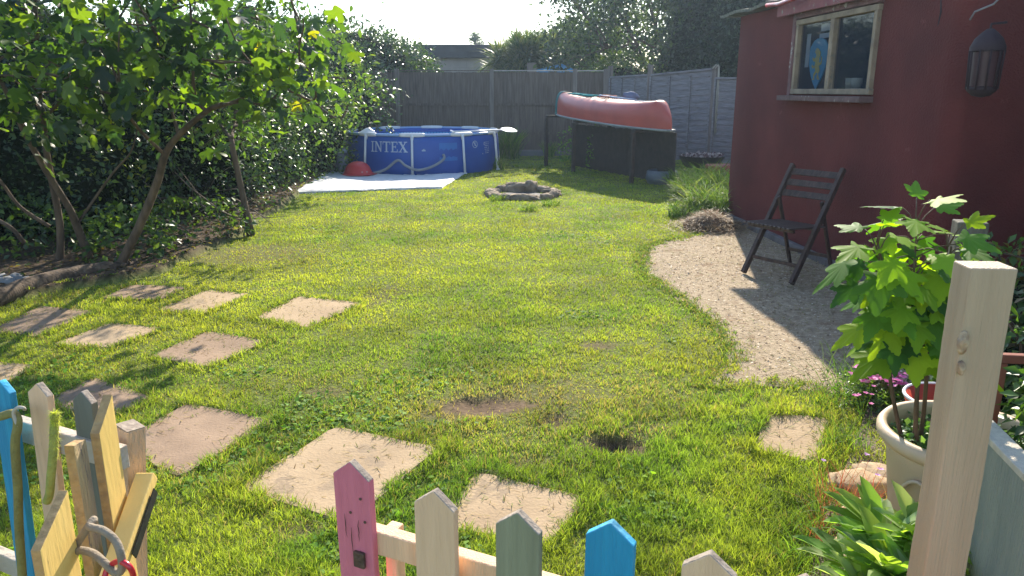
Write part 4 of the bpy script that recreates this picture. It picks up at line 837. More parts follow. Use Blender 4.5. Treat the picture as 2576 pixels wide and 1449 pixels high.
gate = thing('garden_gate', 'yellow picket gate swung open toward the viewer', 'gate', (-.95, 1.72, 0)); gl_ = .45; gh = Vector((-.95, 1.72, 0)); gdir = Vector((0, -1, 0)); gn = Vector((1, 0, 0))
def gpk(x_, yn, yf, zn, zf, mat, th=.022, lean=0.0):
    m_ = MB(); m_.prism([(x_, yn, .06), (x_, yf, .06), (x_+lean, yf, zf), (x_+lean, yn, zn)], (-th, 0, 0), 0, lambda i_: 1 if i_ in (2, 3) else 0); return m_.build('picket', [mat, ENDY], gate, .0015)
BAREP = M('bare_picket', (.55, .4, .2), (.3, .23, .17), scale=7, bump=.5, stretch=(4, 4, .6), spots=(.2, .16, .13), spot_scale=9, spot_cut=.6)
gpk(-.943, 1.585, 1.66, .84, .905, YELLW); gpk(-.962, 1.515, 1.563, .845, .838, BAREP, .022); gpk(-.938, 1.32, 1.435, .713, .782, YELLW, .02); gpk(-.94, 1.08, 1.19, .66, .73, YELLW, .02)
m_ = MB(); m_.bar((-.915, 1.712, .665), (-.905, 1.15, .305), .045, .032); m_.build('brace', YELLW, gate, .003)
m_ = MB(); m_.bar((-.917, 1.70, .12), (-.917, 1.02, .12), .04, .05); m_.build('rail', YELLW, gate, .003)
m_ = MB(); m_.bar((-.887, 1.69, .635), (-.884, 1.55, .545), .003, .026); m_.build('strap_hinge', M('black_iron', (.03, .03, .032), rough=.5, bump=.1), gate)
# ropes on the gate
ROPE = M('grey_rope', (.33, .27, .2), (.22, .18, .13), scale=30, bump=.9, bscale=160, rough=.95, bdist=.004)
OLIV = M('olive_rope', (.27, .24, .08), (.19, .17, .06), scale=30, bump=.9, bscale=160, rough=.95, bdist=.004)
YR = M('lime_rope', (.36, .36, .09), (.24, .24, .06), scale=40, bump=1, bscale=120, rough=1, bdist=.006)
RX = Vector((-.91, 1.47, 0))
def q3(px, py, Y_): return dp(px, py, Y_)
def ropeat(pts, rad, mat, name, label, cat='rope', n=8, fuzz=0):
    m_ = MB(); P_ = smooth_path([Vector(p) for p in pts], n); m_.tube(P_, rad, 12); return tag(m_.build(name, mat, world=tuple(P_[0])), label, cat)
yy = RX.y
ropeat([q3(170, 1440, yy+.02), q3(180, 1395, yy), q3(205, 1350, yy-.03), q3(235, 1308, yy-.03), q3(226, 1325, yy-.05), q3(260, 1335, yy-.07), q3(290, 1360, yy-.08), q3(304, 1395, yy-.09), q3(306, 1432, yy-.09), q3(290, 1440, yy-.09), q3(262, 1415, yy-.08), q3(235, 1393, yy-.06), q3(200, 1385, yy-.04), q3(178, 1400, yy-.01)], .0085, ROPE, 'rope', 'grey brown rope looped round the gate rail through a red carabiner')
m_ = MB(); cpt = [q3(300+36*math.cos(t_)*1.0, 1455+42*math.sin(t_), yy-.09+.01*math.sin(t_*2)) for t_ in np.linspace(0, 2*math.pi, 30)]; m_.tube(cpt, .0062, 10)
tag(m_.build('carabiner', M('red_anodised', (.55, .02, .04), (.5, .015, .03), rough=.3, spec=.6, bump=0), world=tuple(cpt[0])), 'red metal carabiner clipped on the grey rope at bottom left', 'carabiner')
yb = gp(90, 965, ZP).y-.03
ropeat([q3(-40, 1052, yb), q3(0, 1048, yb), q3(30, 1040, yb-.02), q3(43, 1052, yb-.03), q3(44, 1075, yb-.035), q3(38, 1120, yb-.035), q3(45, 1230, yb-.035), q3(48, 1330, yb-.035), q3(58, 1480, yb-.035), q3(60, 1600, yb-.035)], .0105, OLIV, 'rope', 'olive rope hanging in front of the blue and cream pickets')
ropeat([q3(44, 1072, yb-.04), q3(34, 1040, yb-.04), q3(44, 1026, yb-.045), q3(58, 1026, yb-.045), q3(62, 1030, yb-.02)], .004, M('white_cord', (.5, .45, .38), bump=0), 'cord', 'thin white cord loop tied round the olive rope', 'cord')
y2 = gp(145, 1050, ZP).y
ropeat([q3(137, 1040, y2-.06), q3(138, 1065, y2-.055), q3(136, 1085, y2-.06), q3(135, 1120, y2-.06), q3(132, 1160, y2-.06), q3(128, 1200, y2-.06), q3(125, 1240, y2-.055), q3(118, 1262, y2-.05)], [.007]+[.009]*55+[.009]*(8*7+1-56), YR, 'rope', 'frayed lime yellow rope end hanging between cream and grey pickets')
hp_ = [q3(137, 1040+k*2.6, y2-.06) for k in range(44)]; n = 1500
n = 800; P = np.array([hp_[int(rng.random()**2.2*43)][:] for _ in range(n)]); Vv, Tt, k = blades(P, .008+.014*rng.random(n), np.full(n, .0012), .6+rng.random(n)*2, rng.random(n)*6.28, .5, 2)
tag(npmesh('rope_fray', Vv, Tt, GRASS, None, np.full((n*k, 3), (.55, .6, .12)), tuple(hp_[0])), 'fuzzy loose fibres fraying from the lime yellow rope', 'rope fibres', kind='stuff')

# ------------------------------------------------------------------ right hand posts, pots, plants
tp = dp(2492, 672, 1.27); pw = .078; m_ = MB(); hh = tp.z
nz = 60; rt = Matrix.Rotation(R(-4), 3, 'Z'); vs_ = []; fs_ = []
for k in range(nz+1):
    z_ = hh*k/nz
    for (a_, b_) in ((-1, -1), (-.33, -1), (.33, -1), (1, -1), (1, 1), (-1, 1), (-1, .33), (-1, -.33)):
        vs_.append(Vector((tp.x+.004, tp.y+.02, z_))+rt@Vector((a_*pw/2*(1+random.gauss(0, .006)), b_*pw*.4*(1+random.gauss(0, .006)), 0))+Vector((.0015*math.sin(z_*9), 0, 0)))
for k in range(nz):
    for j in range(8): fs_.append((k*8+j, k*8+(j+1) % 8, (k+1)*8+(j+1) % 8, (k+1)*8+j))
fs_.append(tuple(nz*8+j for j in range(8))); m_.add(vs_, fs_)
tallp = tag(m_.build('fence_post', WHITEW, bevel=.003, world=(tp.x, tp.y, 0)), 'tall pale square timber post in the right foreground', 'post')
kn = Vector((tp.x-pw*.46, tp.y-.012, hh-.135)); V_, T_ = blob(kn, (.008, .009, .02), 3, 3, .3); npmesh('knot', V_, T_, M('knot_wood', (.5, .38, .24), (.25, .16, .1), scale=60, bump=.6), tallp)
V_, T_ = blob(kn+Vector((.004, -.002, -.045)), (.006, .007, .012), 5, 3, .3); npmesh('knot', V_, T_, bpy.data.materials['knot_wood'], tallp)
sp = dp(2442, 556, 3.6); m_ = MB(); m_.box((sp.x, sp.y, sp.z/2), (.135, .1, sp.z), Matrix.Rotation(R(-14), 3, 'Z')); tag(m_.build('fence_post', M('weathered_post', (.16, .15, .11), (.1, .09, .07), bump=.5, stretch=(3, 3, .6)), bevel=.006, world=(sp.x, sp.y, 0)), 'dark weathered square post behind the big leafed potted plant', 'post')
m_ = MB(); c_ = gp(2530, 905, .75); m_.bar(c_+Vector((-.1, .03, 0)), c_+Vector((.9, -.1, 0)), .03, .03); m_.bar(c_+Vector((-.0, .02, -.75)), c_+Vector((-.0, .02, -.016)), .03, .03); tag(m_.build('rail', M('terracotta_paint', (.3, .1, .07)), bevel=.004, world=tuple(c_)), 'terracotta coloured timber rail behind the tall pale post', 'rail')
PCX = Vector((1.57, 2.40, 0)); pt = thing('plant_pot', 'large cream plastic pot with a wide rolled rim', 'plant pot', PCX)
POTM = M('cream_pot', (.6, .47, .33), (.5, .38, .26), scale=3, bump=.08, rough=.45, spots=(.4, .3, .2), spot_scale=7, spot_cut=.68)
rpt = abs(PCX.x-gp(2172, 1040, .45).x)
m_ = MB(); m_.lathe(PCX, [(0, 0), (rpt*.66, 0), (rpt*.7, .03), (rpt*.86, .36), (rpt*.9, .385), (rpt*.9, .4)], 64); m_.build('pot_body', POTM, pt)
m_ = MB(); m_.lathe(PCX, [(rpt*.88, .40), (rpt*.95, .405), (rpt*1.0, .425), (rpt*1.0, .445), (rpt*.96, .46), (rpt*.9, .458), (rpt*.87, .44), (rpt*.85, .36)], 64); m_.build('rim', POTM, pt)
m_ = MB(); m_.lathe(PCX, [(0, .375), (rpt*.5, .37), (rpt*.86, .36)], 40); m_.build('potting_soil', M('potting_soil', (.035, .025, .018), bump=1, bscale=60, bdist=.02), pt)
for a_ in (210, 250, 290):
    m_ = MB(); aa = R(a_); m_.tube([PCX+Vector((math.cos(aa+t_)*rpt*.885, math.sin(aa+t_)*rpt*.885, .33-.06*(t_/.25)**2)) for t_ in np.linspace(-.25, .25, 9)], .007, 6); m_.build('moulded_swag', POTM, pt)
def tuft(name, label, cat, c, n, h, wd, r, cols, lean=.6, kind=None, mat=GRASS, group=None, seg=4, bend=.6):
    a_ = rng.random(n)*6.28; q_ = np.sqrt(rng.random(n))*r; P = np.stack([c[0]+q_*np.cos(a_), c[1]+q_*np.sin(a_), np.full(n, c[2] if len(c) > 2 else 0.)], 1)
    Vv, Tt, k = blades(P, h*(.5+.7*rng.random(n)), np.full(n, wd)*(.7+.6*rng.random(n)), rng.random(n)*lean, rng.random(n)*6.28, bend, seg)
    return tag(npmesh(name, Vv, Tt, mat, None, tints(n, cols, k), (c[0], c[1], 0)), label, cat, group, kind)
# ground plants in the pot
def ground_leaves(name, label, cat, pts, size, cols, z0=.37, zr=.06, kind=None, mat=LEAF, tmpl=None, group=None, flat=1.2):
    n = len(pts); P = np.stack([pts[:, 0], pts[:, 1], z0+zr*rng.random(n)], 1); Vv, Tt, k = leaf_cloud(P, rnd_dir(n)*np.array([1, 1, .5])+np.array([0, 0, .2]), np.array([0, 0, flat])+rnd_dir(n)*.7, size*(.6+.8*rng.random(n)), tmpl or small_leaf(.4))
    return tag(npmesh(name, Vv, Tt, mat, None, tints(n, cols, k), (float(pts[:, 0].mean()), float(pts[:, 1].mean()), 0)), label, cat, group, kind)
aa = rng.random(1700)*6.28; rr_ = np.sqrt(rng.random(1700))*rpt*.84
ground_leaves('pot_weeds', 'small leafy weeds covering the soil in the cream pot', 'weeds', np.stack([PCX.x+rr_*np.cos(aa), PCX.y+rr_*np.sin(aa)], 1), .022, [(.06, .14, .04), (.1, .2, .06), (.16, .26, .1)], kind='stuff')
for k, (px, py, lab) in enumerate([(1330, 530, 'small grass tuft at the front edge of the fire pit'), (1250, 505, 'small grass tuft at the front left of the fire pit'), (1385, 518, 'small grass tuft at the front right of the fire pit')]):
    p_ = gp(px, py); tuft('grass_tuft', lab, 'grass', (p_.x, p_.y), 90, .14, .011, .12, [(.12, .22, .03), (.2, .28, .04)], .8)
# the big leafed plant
tpx = dp(2303, 555, 2.42); sap = thing('potted_sapling', 'bright green maple leafed sapling growing in the big cream pot', 'plant', (PCX.x-.12, PCX.y, .37))
SM_ = M('sapling_stem', (.14, .1, .06), (.08, .05, .035), bump=.3)
BL = [(.22, .36, .02), (.3, .42, .02), (.1, .22, .025), (.05, .13, .03)]
stem0 = Vector((dp(2305, 1100, 2.42).x, 2.42, .36)); m_ = MB(); topS = tpx
stems = [(stem0, topS), (stem0+Vector((.025, .03, 0)), dp(2385, 620, 2.42)), (stem0+Vector((-.03, .02, 0)), dp(2205, 610, 2.40)), (stem0+Vector((.01, -.03, 0)), dp(2300, 700, 2.36))]
LP = []; LD = []; LS = []; LN_ = []
tq = MB()
for si_, (a_, b_) in enumerate(stems):
    pth = [a_.lerp(b_, u)+Vector((.012*math.sin(u*7+si_), .01*math.cos(u*5), 0)) for u in np.linspace(0, 1, 12)]; tq.tube(pth, list(np.linspace(.0085, .003, 12)), 8)
    nn_ = 46 if si_ == 0 else 24
    for k in range(nn_):
        u = .52+.48*(k/(nn_-1))**.85 if si_ else .40+.60*(k/(nn_-1)); p_ = a_.lerp(b_, u); az_ = k*2.4+si_; top = max(0, u-.9)*10
        ln_ = (.14*(1-.6*top))*(.4+.7*random.random())*(1.0 if si_ == 0 else .62); e_ = p_+Vector((math.cos(az_)*ln_, math.sin(az_)*ln_, .02+.03*random.random()+.04*top))
        tq.tube([p_, p_.lerp(e_, .5)+Vector((0, 0, .012)), e_], [.0028, .002, .0018], 5)
        LP.append(e_[:]); LD.append((math.cos(az_)*.8, math.sin(az_)*.8-.12, -.75+.35*random.random()+1.0*top)); LN_.append((math.cos(az_)*.5+random.gauss(0, .2), math.sin(az_)*.5-.35+random.gauss(0, .2), .8)); LS.append((.125 if si_ < 3 else .1)*(.75+.5*random.random())*(1-.35*top))
tq.build('stem', SM_, sap)
def lobed_fine():
    lob = [(-118, .52), (-58, .86), (0, 1.05), (58, .86), (118, .52)]; pts = []
    for i_, (a_, l_) in enumerate(lob):
        for da, fl in ((-24, .62), (-17, .66), (-15, .76), (-9, .8), (-7, .9), (0, 1.0), (7, .9), (9, .8), (15, .76), (17, .66), (24, .62)): pts.append((a_+da, l_*fl))
    V_ = [(0, .22, .0)]+[(math.sin(R(a_))*l_*.64, .22+math.cos(R(a_))*l_*.78, -.16*l_*l_+.035*math.cos(R(a_)*6.2)) for a_, l_ in pts]+[(0, .05, 0)]; n_ = len(V_)
    return np.array(V_, float), np.array([(0, i_, i_+1) for i_ in range(1, n_-1)]+[(0, n_-1, 1)])
LP, LD, LN_, LS = map(np.array, (LP, LD, LN_, LS)); per_leaf = []
Vv, Tt, k = leaf_cloud(LP, LD, LN_, LS*1.22, lobed_fine()); npmesh('foliage', Vv, Tt, LEAF_BRIGHT, sap, tints(len(LP), BL, k, .15, [.36, .3, .2, .14]))
# red dish
dd_ = dp(2365, 1003, 3.05); m_ = MB(); m_.lathe((dd_.x+.03, dd_.y, dd_.z-.12), [(0, 0), (.13, 0), (.17, .12), (.16, .125), (.12, .02), (0, .02)], 32); o = m_.build('bowl', M('red_bowl', (.62, .08, .05), bump=0, rough=.4), world=(dd_.x, dd_.y, dd_.z-.12)); tag(o, 'red bowl with a white rim behind the cream pot', 'bowl')
m_ = MB(); m_.tube([(dd_.x+.03+.168*math.cos(t_), dd_.y+.168*math.sin(t_), dd_.z+.004) for t_ in np.linspace(0, 2*math.pi, 33)], .008, 8); m_.build('rim', POOLW, o)
m_ = MB(); m_.lathe((dd_.x+.03, dd_.y, 0), [(.0, 0), (.16, 0), (.16, dd_.z-.13), (0, dd_.z-.13)], 20); tag(m_.build('log_stand', BARK, world=(dd_.x+.03, dd_.y, 0)), 'upright log carrying the red bowl', 'log')
# sage green planter at the right frame edge
e1 = gp(2485, 1085, .66); e2 = gp(2576, 1178, .66); tdir = (e2-e1).normalized(); side = Vector((-tdir.y, tdir.x, 0)); side = side if side.x > 0 else -side
e1.z = e2.z = 0; q0 = e1-tdir*.22; q1 = e2+tdir*.6; pcn = e1.lerp(e2, .5)+side*.3
sg = thing('raised_bed_side', 'pale grey green painted board side of a raised bed cut off at right', 'raised bed', q0)
m_ = MB(); m_.bar(q0+Vector((0, 0, .32)), q1+Vector((0, 0, .32)), .024, .64); m_.build('board', M('bed_board', (.3, .31, .26), (.22, .24, .21), scale=3, bump=.5, bscale=30, stretch=(5, 5, .6), rough=.8, spots=(.34, .3, .24), spot_scale=7, spot_cut=.62), sg, .002)
m_ = MB(); m_.bar(q0+side*.016+Vector((0, 0, .651)), q1+side*.016+Vector((0, 0, .651)), .062, .02); m_.build('capping', M('bed_cap', (.62, .55, .44), (.5, .44, .35), scale=8, bump=.4, stretch=(5, 5, 1)), sg, .003)
bush('garden_shrub', 'small leaved shrub growing behind the raised bed board', 'shrub', (pcn.x+.2, pcn.y+.16, .6), (.3, .3, .34), 2400, .045, [(.05, .11, .03), (.1, .18, .04), (.07, .12, .05)], core=None, seed=5, mat=LEAF, stem=False)
bush('garden_shrub', 'small leaved dark shrub growing between the tall post and shed', 'shrub', (2.75, 3.6, .4), (.5, .6, .42), 4200, .05, [(.05, .1, .03), (.09, .17, .04), (.16, .12, .04)], core=.7, seed=8, mat=LEAF)
bush('garden_shrub', 'low shadowed shrub growing behind the big cream pot', 'shrub', (2.45, 3.15, .3), (.45, .4, .33), 3400, .04, [(.06, .12, .03), (.09, .17, .04)], core=.6, seed=9, mat=LEAF)
# planted strip at right: long grass stalks, pinks, red sprigs, rosettes
GC = [(.1, .2, .03), (.16, .27, .04), (.07, .14, .03)]
for px, py, n, h, r, lab in [(2080, 1030, 60, .42, .1, 'wispy seeding grass tuft between the patio end and the small paving slab'), (2120, 1130, 170, .24, .12, 'long grass tuft right of the lone small paving slab'), (2060, 1330, 160, .2, .14, 'long grass tuft beside lawn edge under the red sprigs'), (2120, 960, 90, .34, .13, 'tall grass tuft in front of the pink flowers'), (2050, 1440, 150, .17, .12, 'grass tuft at the bottom frame edge left of the rosette plants')]:
    p_ = gp(px, py); tuft('grass_tuft', lab, 'grass', (p_.x, p_.y), int(n*.7), h*.85, .0035, r, GC, .7)
def flowers(name, label, c, n, r, h, fcol, stemcol, fs, nf):
    t = thing(name, label, 'flowers', (c[0], c[1], 0)); a_ = rng.random(n)*6.28; q_ = np.sqrt(rng.random(n))*r; P = np.stack([c[0]+q_*np.cos(a_), c[1]+q_*np.sin(a_), np.zeros(n)], 1)
    H_ = h*(.7+.4*rng.random(n)); lean_ = rng.random(n)*.25; az_ = rng.random(n)*6.28; fa = az_
    Vv, Tt, k = blades(P, H_, np.full(n, .003), lean_, az_, .12, 3); npmesh('stems', Vv, Tt, GRASS, t, tints(n, stemcol, k)); tips_ = Vv.reshape(n, k, 3)[:, -1]
    PP = np.repeat(tips_, nf, 0); aq = np.tile(np.arange(nf)*6.283/nf, n)+np.repeat(rng.random(n)*6, nf); D_ = np.stack([np.cos(aq), np.sin(aq), .25+.2*rng.random(len(aq))], 1)
    Vv, Tt, k = leaf_cloud(PP, D_, np.tile([0, 0, 1.], (len(PP), 1))+rnd_dir(len(PP))*.15, np.full(len(PP), fs)*(.8+.4*rng.random(len(PP))), small_leaf(.45)); npmesh('blossom', Vv, Tt, PETAL, t, tints(len(PP), fcol, k, .15)); return t
p_ = gp(2200, 1015); pb = (p_.x, p_.y); flowers('pink_flowers', 'cluster of pink flowers behind the rim of the cream pot', pb, 70, .12, .19, [(.8, .2, .55), (.85, .35, .66)], GC, .024, 5)
ground_leaves('flower_foliage', 'fine green foliage under the pink flower cluster', 'foliage', np.array(pb)+rng.normal(size=(1800, 2))*.09, .03, [(.07, .15, .04), (.12, .2, .06)], z0=.0, zr=.13, kind='stuff', flat=.2, tmpl=small_leaf(.15))
p_ = gp(2165, 1060); flowers('pink_flowers', 'two or three small pink flowers left of the pot rim', (p_.x+.03, p_.y), 7, .05, .16, [(.8, .18, .5)], GC, .014, 5)
p_ = gp(2160, 1290); flowers('mauve_flowers', 'few small mauve flowers on thin stems in front of the cream pot', (p_.x, p_.y), 6, .14, .2, [(.6, .35, .7)], GC, .013, 5)
p_ = gp(2150, 1290); tuft('red_sprigs', 'fine rust red dry flower sprigs in front of the cream pot', 'plant', (p_.x, p_.y), 230, .19, .0026, .15, [(.45, .12, .06), (.5, .2, .08), (.35, .09, .05), (.3, .25, .08)], .9, mat=PETAL, bend=.3)
p_ = gp(2100, 1365); tuft('red_sprigs', 'smaller patch of red sprigs left of the rosette plants', 'plant', (p_.x, p_.y), 110, .12, .003, .1, [(.5, .1, .05), (.3, .2, .06)], .8, mat=PETAL, bend=.3)
def rosette(px, py, z0, n, size, label, cols, up=.75):
    p_ = gp(px, py, z0); a_ = rng.random(n)*6.28; P = np.stack([p_.x+.025*np.cos(a_), p_.y+.025*np.sin(a_), np.full(n, max(0.0, z0-.05))], 1)
    D_ = np.stack([np.cos(a_), np.sin(a_), up*(.3+1.5*rng.random(n))], 1); N_ = np.tile([0, 0, 1.], (n, 1))-.5*np.stack([np.cos(a_), np.sin(a_), a_*0], 1)
    Vv, Tt, k = leaf_cloud(P, D_, N_, size*1.15*(.6+.6*rng.random(n)), oval_leaf(.17)); t = thing('rosette_plant', label, 'plant', (p_.x, p_.y, 0)); npmesh('foliage', Vv, Tt, LEAF_BRIGHT, t, tints(n, cols, k, .2))
    m_ = MB(); m_.tube([(p_.x, p_.y, 0), (p_.x, p_.y, max(.03, z0-.03))], [.012, .008], 6); m_.build('stem', SM_, t)
RC = [(.24, .38, .09), (.32, .44, .1), (.16, .28, .08), (.4, .48, .26)]
for px, py, z0, n, s_, lab in [(2230, 1310, .3, 22, .15, 'upright rosette plant right under the cream pot rim'), (2150, 1390, .2, 30, .13, 'long leaved rosette plant low beside the lawn'), (2250, 1400, .26, 36, .15, 'dense rosette plant nearest the foot of the tall pale post'), (2330, 1330, .3, 24, .14, 'rosette plant half hidden by the tall pale post'), (2190, 1460, .2, 30, .14, 'rosette plant cut off by the bottom frame edge'), (2310, 1450, .24, 30, .14, 'rosette plant at the bottom frame edge against the tall post')]: rosette(px, py, z0, n, s_, lab, RC)
for k, (px, py) in enumerate([(2140, 1225), (2165, 1310), (2120, 1420), (2200, 1210)]):
    p_ = gp(px, py); rock((p_.x+.03, p_.y, .02), (.13, .09, .035), 60+k, 'edging_stone', ['flat edging stone left of the cream pot base', 'flat edging stone under the rust red sprigs', 'flat edging stone at the bottom beside the lawn', 'flat edging stone touching the cream pot base'][k], 'flat stones edging the planted strip', SLAB, rotz=.8*k)
bd = MB(); bd.prism([(gp(*p).x, gp(*p).y, .003) for p in [(2130, 1170), (2075, 1300), (2040, 1449), (2000, 1600)]]+[(2.6, 1.2, .003), (2.9, 3.3, .003), (gp(2200, 985).x, gp(2200, 985).y, .003)], (0, 0, .012)); tag(bd.build('flower_bed', M('bed_soil', (.16, .11, .075), (.08, .055, .04), scale=12, bump=1, bscale=50, bdist=.03)), kind='structure')
# debris along the shed
p_ = gp(1785, 575); n = 3200; P = np.stack([p_.x+rng.normal(size=n)*.2, p_.y+rng.normal(size=n)*.2, np.zeros(n)], 1); P[:, 2] = .2*np.exp(-((P[:, 0]-p_.x)**2+(P[:, 1]-p_.y)**2)/.07)*rng.random(n)**.4+.02
Vv, Tt, k = blades(P, .05+.12*rng.random(n), np.full(n, .006), 1.0+rng.random(n)*.7, rng.random(n)*6.28, .3, 2); tag(npmesh('dry_grass_heap', Vv, Tt, PETAL, None, tints(n, [(.3, .2, .1), (.4, .3, .16), (.16, .09, .05)], k), (p_.x, p_.y, 0)), 'heap of dry brown grass cuttings at the far corner of the shed', 'grass heap')
V_, T_ = blob((p_.x, p_.y, .02), (.3, .26, .13), 12, 3, .2); tag(npmesh('soil_heap', V_, T_, M('heap_soil', (.12, .075, .05), (.06, .04, .03), bump=1, bscale=40), None, None, (p_.x, p_.y, 0)), 'low dark soil mound under the dry grass heap', 'soil heap')
for k, (px, py, n, h, r, lab) in enumerate([(1790, 540, 900, .55, .32, 'tall rank grass clump against the shed corner'), (1750, 500, 800, .5, .35, 'arching long grass clump left of the shed corner'), (1715, 470, 500, .42, .25, 'spiky dark grass clump beside the brazier'), (1785, 480, 700, .6, .35, 'long grass clump in front of the red plastic box'), (1735, 545, 500, .28, .28, 'short rough grass clump spilling onto the lawn by the shed'), (1820, 500, 500, .6, .2, 'narrow tall grass clump touching the shed edge')]):
    p_ = gp(px, py); tuft('grass_clump', lab, 'grass', (p_.x, p_.y), n, h, .012, r, GC+[(.2, .25, .08)], .7, bend=.75)
p_ = gp(1762, 450); q_ = thing('brazier', 'round dark metal brazier heaped with pale ash behind the long grass', 'brazier', (p_.x, p_.y, 0)); BZ = M('brazier_iron', (.05, .045, .055), rough=.6, bump=.3)
m_ = MB(); m_.lathe(p_, [(.0, .2), (.3, .22), (.42, .42), (.44, .43), (.4, .42), (0, .36)], 36); m_.build('bowl', BZ, q_)
for a_ in (30, 150, 270): m_ = MB(); m_.tube([p_+Vector((.25*math.cos(R(a_)), .25*math.sin(R(a_)), .25)), p_+Vector((.34*math.cos(R(a_)), .34*math.sin(R(a_)), 0))], .02, 6); m_.build('leg', BZ, q_)
n = 700; a_ = rng.random(n)*6.28; rr_ = np.sqrt(rng.random(n))*.36; P = np.stack([p_.x+rr_*np.cos(a_), p_.y+rr_*np.sin(a_), .41+.03*rng.random(n)], 1); Vv, Tt, k = leaf_cloud(P, rnd_dir(n), rnd_dir(n), .03+.05*rng.random(n), small_leaf(.4)); npmesh('ash', Vv, Tt, PETAL, q_, tints(n, [(.5, .45, .42), (.3, .27, .26), (.15, .1, .1)], k))
p_ = gp(1790, 470); m_ = MB(); m_.box((p_.x+.25, p_.y+.3, .2), (.55, .4, .3)); tag(m_.build('storage_box', M('red_box', (.35, .05, .05), bump=.1, rough=.5), bevel=.04, world=(p_.x, p_.y, 0)), 'dark red plastic box behind the long grass by the shed', 'box')
p_ = gp(1665, 462); m_ = MB(); m_.lathe(p_, [(0, 0), (.25, 0), (.29, .1), (.27, .22), (.25, .24), (.21, .22), (.22, .08), (0, .06)], 36); tag(m_.build('tub', M('tub_grey', (.12, .14, .17), bump=.1, rough=.5), world=tuple(p_)), 'round dark grey tub in the shade left of the brazier', 'tub')
p_ = gp(1335, 388); m_ = MB(); m_.box((p_.x, p_.y-.5, .06), (1.5, .16, .14)); tag(m_.build('sleeper', M('sleeper', (.2, .2, .2), bump=.5), bevel=.02, world=tuple(p_)), 'grey timber sleeper lying at the foot of the back fence', 'sleeper')
for px, py, n, h, r, lab in [(1275, 400, 700, .75, .28, 'tall seeding grass clump between the pool and back fence'), (1382, 395, 160, .4, .14, 'small spiky grass clump at the left canoe rack leg'), (1240, 425, 300, .3, .25, 'grass growing against the right side of the pool')]:
    p_ = gp(px, py); tuft('grass_clump', lab, 'grass', (p_.x, p_.y), n, h, .016, r, GC+[(.22, .25, .1)], .4, bend=.4)

# ------------------------------------------------------------------ left hedge and trees
DK = [(.03, .065, .018), (.045, .09, .022), (.07, .12, .03), (.025, .05, .02)]
MDG = [(.05, .1, .025), (.08, .15, .03), (.12, .19, .035), (.035, .07, .02)]
GRP = 'shrubs along the left boundary'
HB = [((-7.4, 7.0, 1.0), (1.7, 1.6, 2.2), 12000, .075, DK, 'dark shrub filling the left frame edge behind the fig tree'),
      ((-5.9, 8.9, .9), (1.6, 1.5, 1.75), 15000, .062, DK, 'dark dense shrub behind the fig trunks'),
      ((-4.9, 10.6, .8), (1.35, 1.4, 1.6), 17000, .055, MDG, 'glossy small leaved shrub behind the young tree'),
      ((-5.1, 12.6, .8), (1.6, 1.5, 1.25), 16000, .065, MDG, 'mid green shrub right of the young tree'),
      ((-4.9, 14.9, .9), (1.5, 1.5, 1.5), 16000, .07, MDG, 'leafy shrub overhanging the left end of the pool'),
      ((-5.0, 17.3, 1.2), (1.9, 1.4, 1.75), 12000, .085, DK, 'tall dark shrub between the pool and back fence'),
      ((-8.6, 10.5, 1.2), (2.2, 2.5, 1.8), 9000, .09, DK, 'dark shrub farthest behind the left boundary')]
for k, (c, r, n, s_, cols, lab) in enumerate(HB): bush('shrub', lab, 'shrub', c, r, n, s_, cols, GRP, seed=k+1, mat=LEAF_GLOSSY if k != 4 else LEAF, core=.84)
bush('ivy_mound', 'dark ivy mound spilling over the back fence above the pool', 'ivy', (-4.6, 20.6, 1.75), (2.5, 1.3, 1.4), 20000, .1, [(.03, .06, .025), (.05, .09, .035), (.08, .13, .04)], seed=12, mat=LEAF_GLOSSY, core=.86)
bush('ivy_mound', 'lower ivy mound beside the flat roofed building', 'ivy', (-2.7, 20.5, 1.25), (1.0, 1.0, 1.05), 6000, .09, [(.04, .08, .03), (.07, .12, .04), (.1, .16, .05)], seed=14, mat=LEAF, core=.84)
def mid(pts, Ys):
    return [dp(p[0], p[1], Y_) for p, Y_ in zip(pts, Ys)]
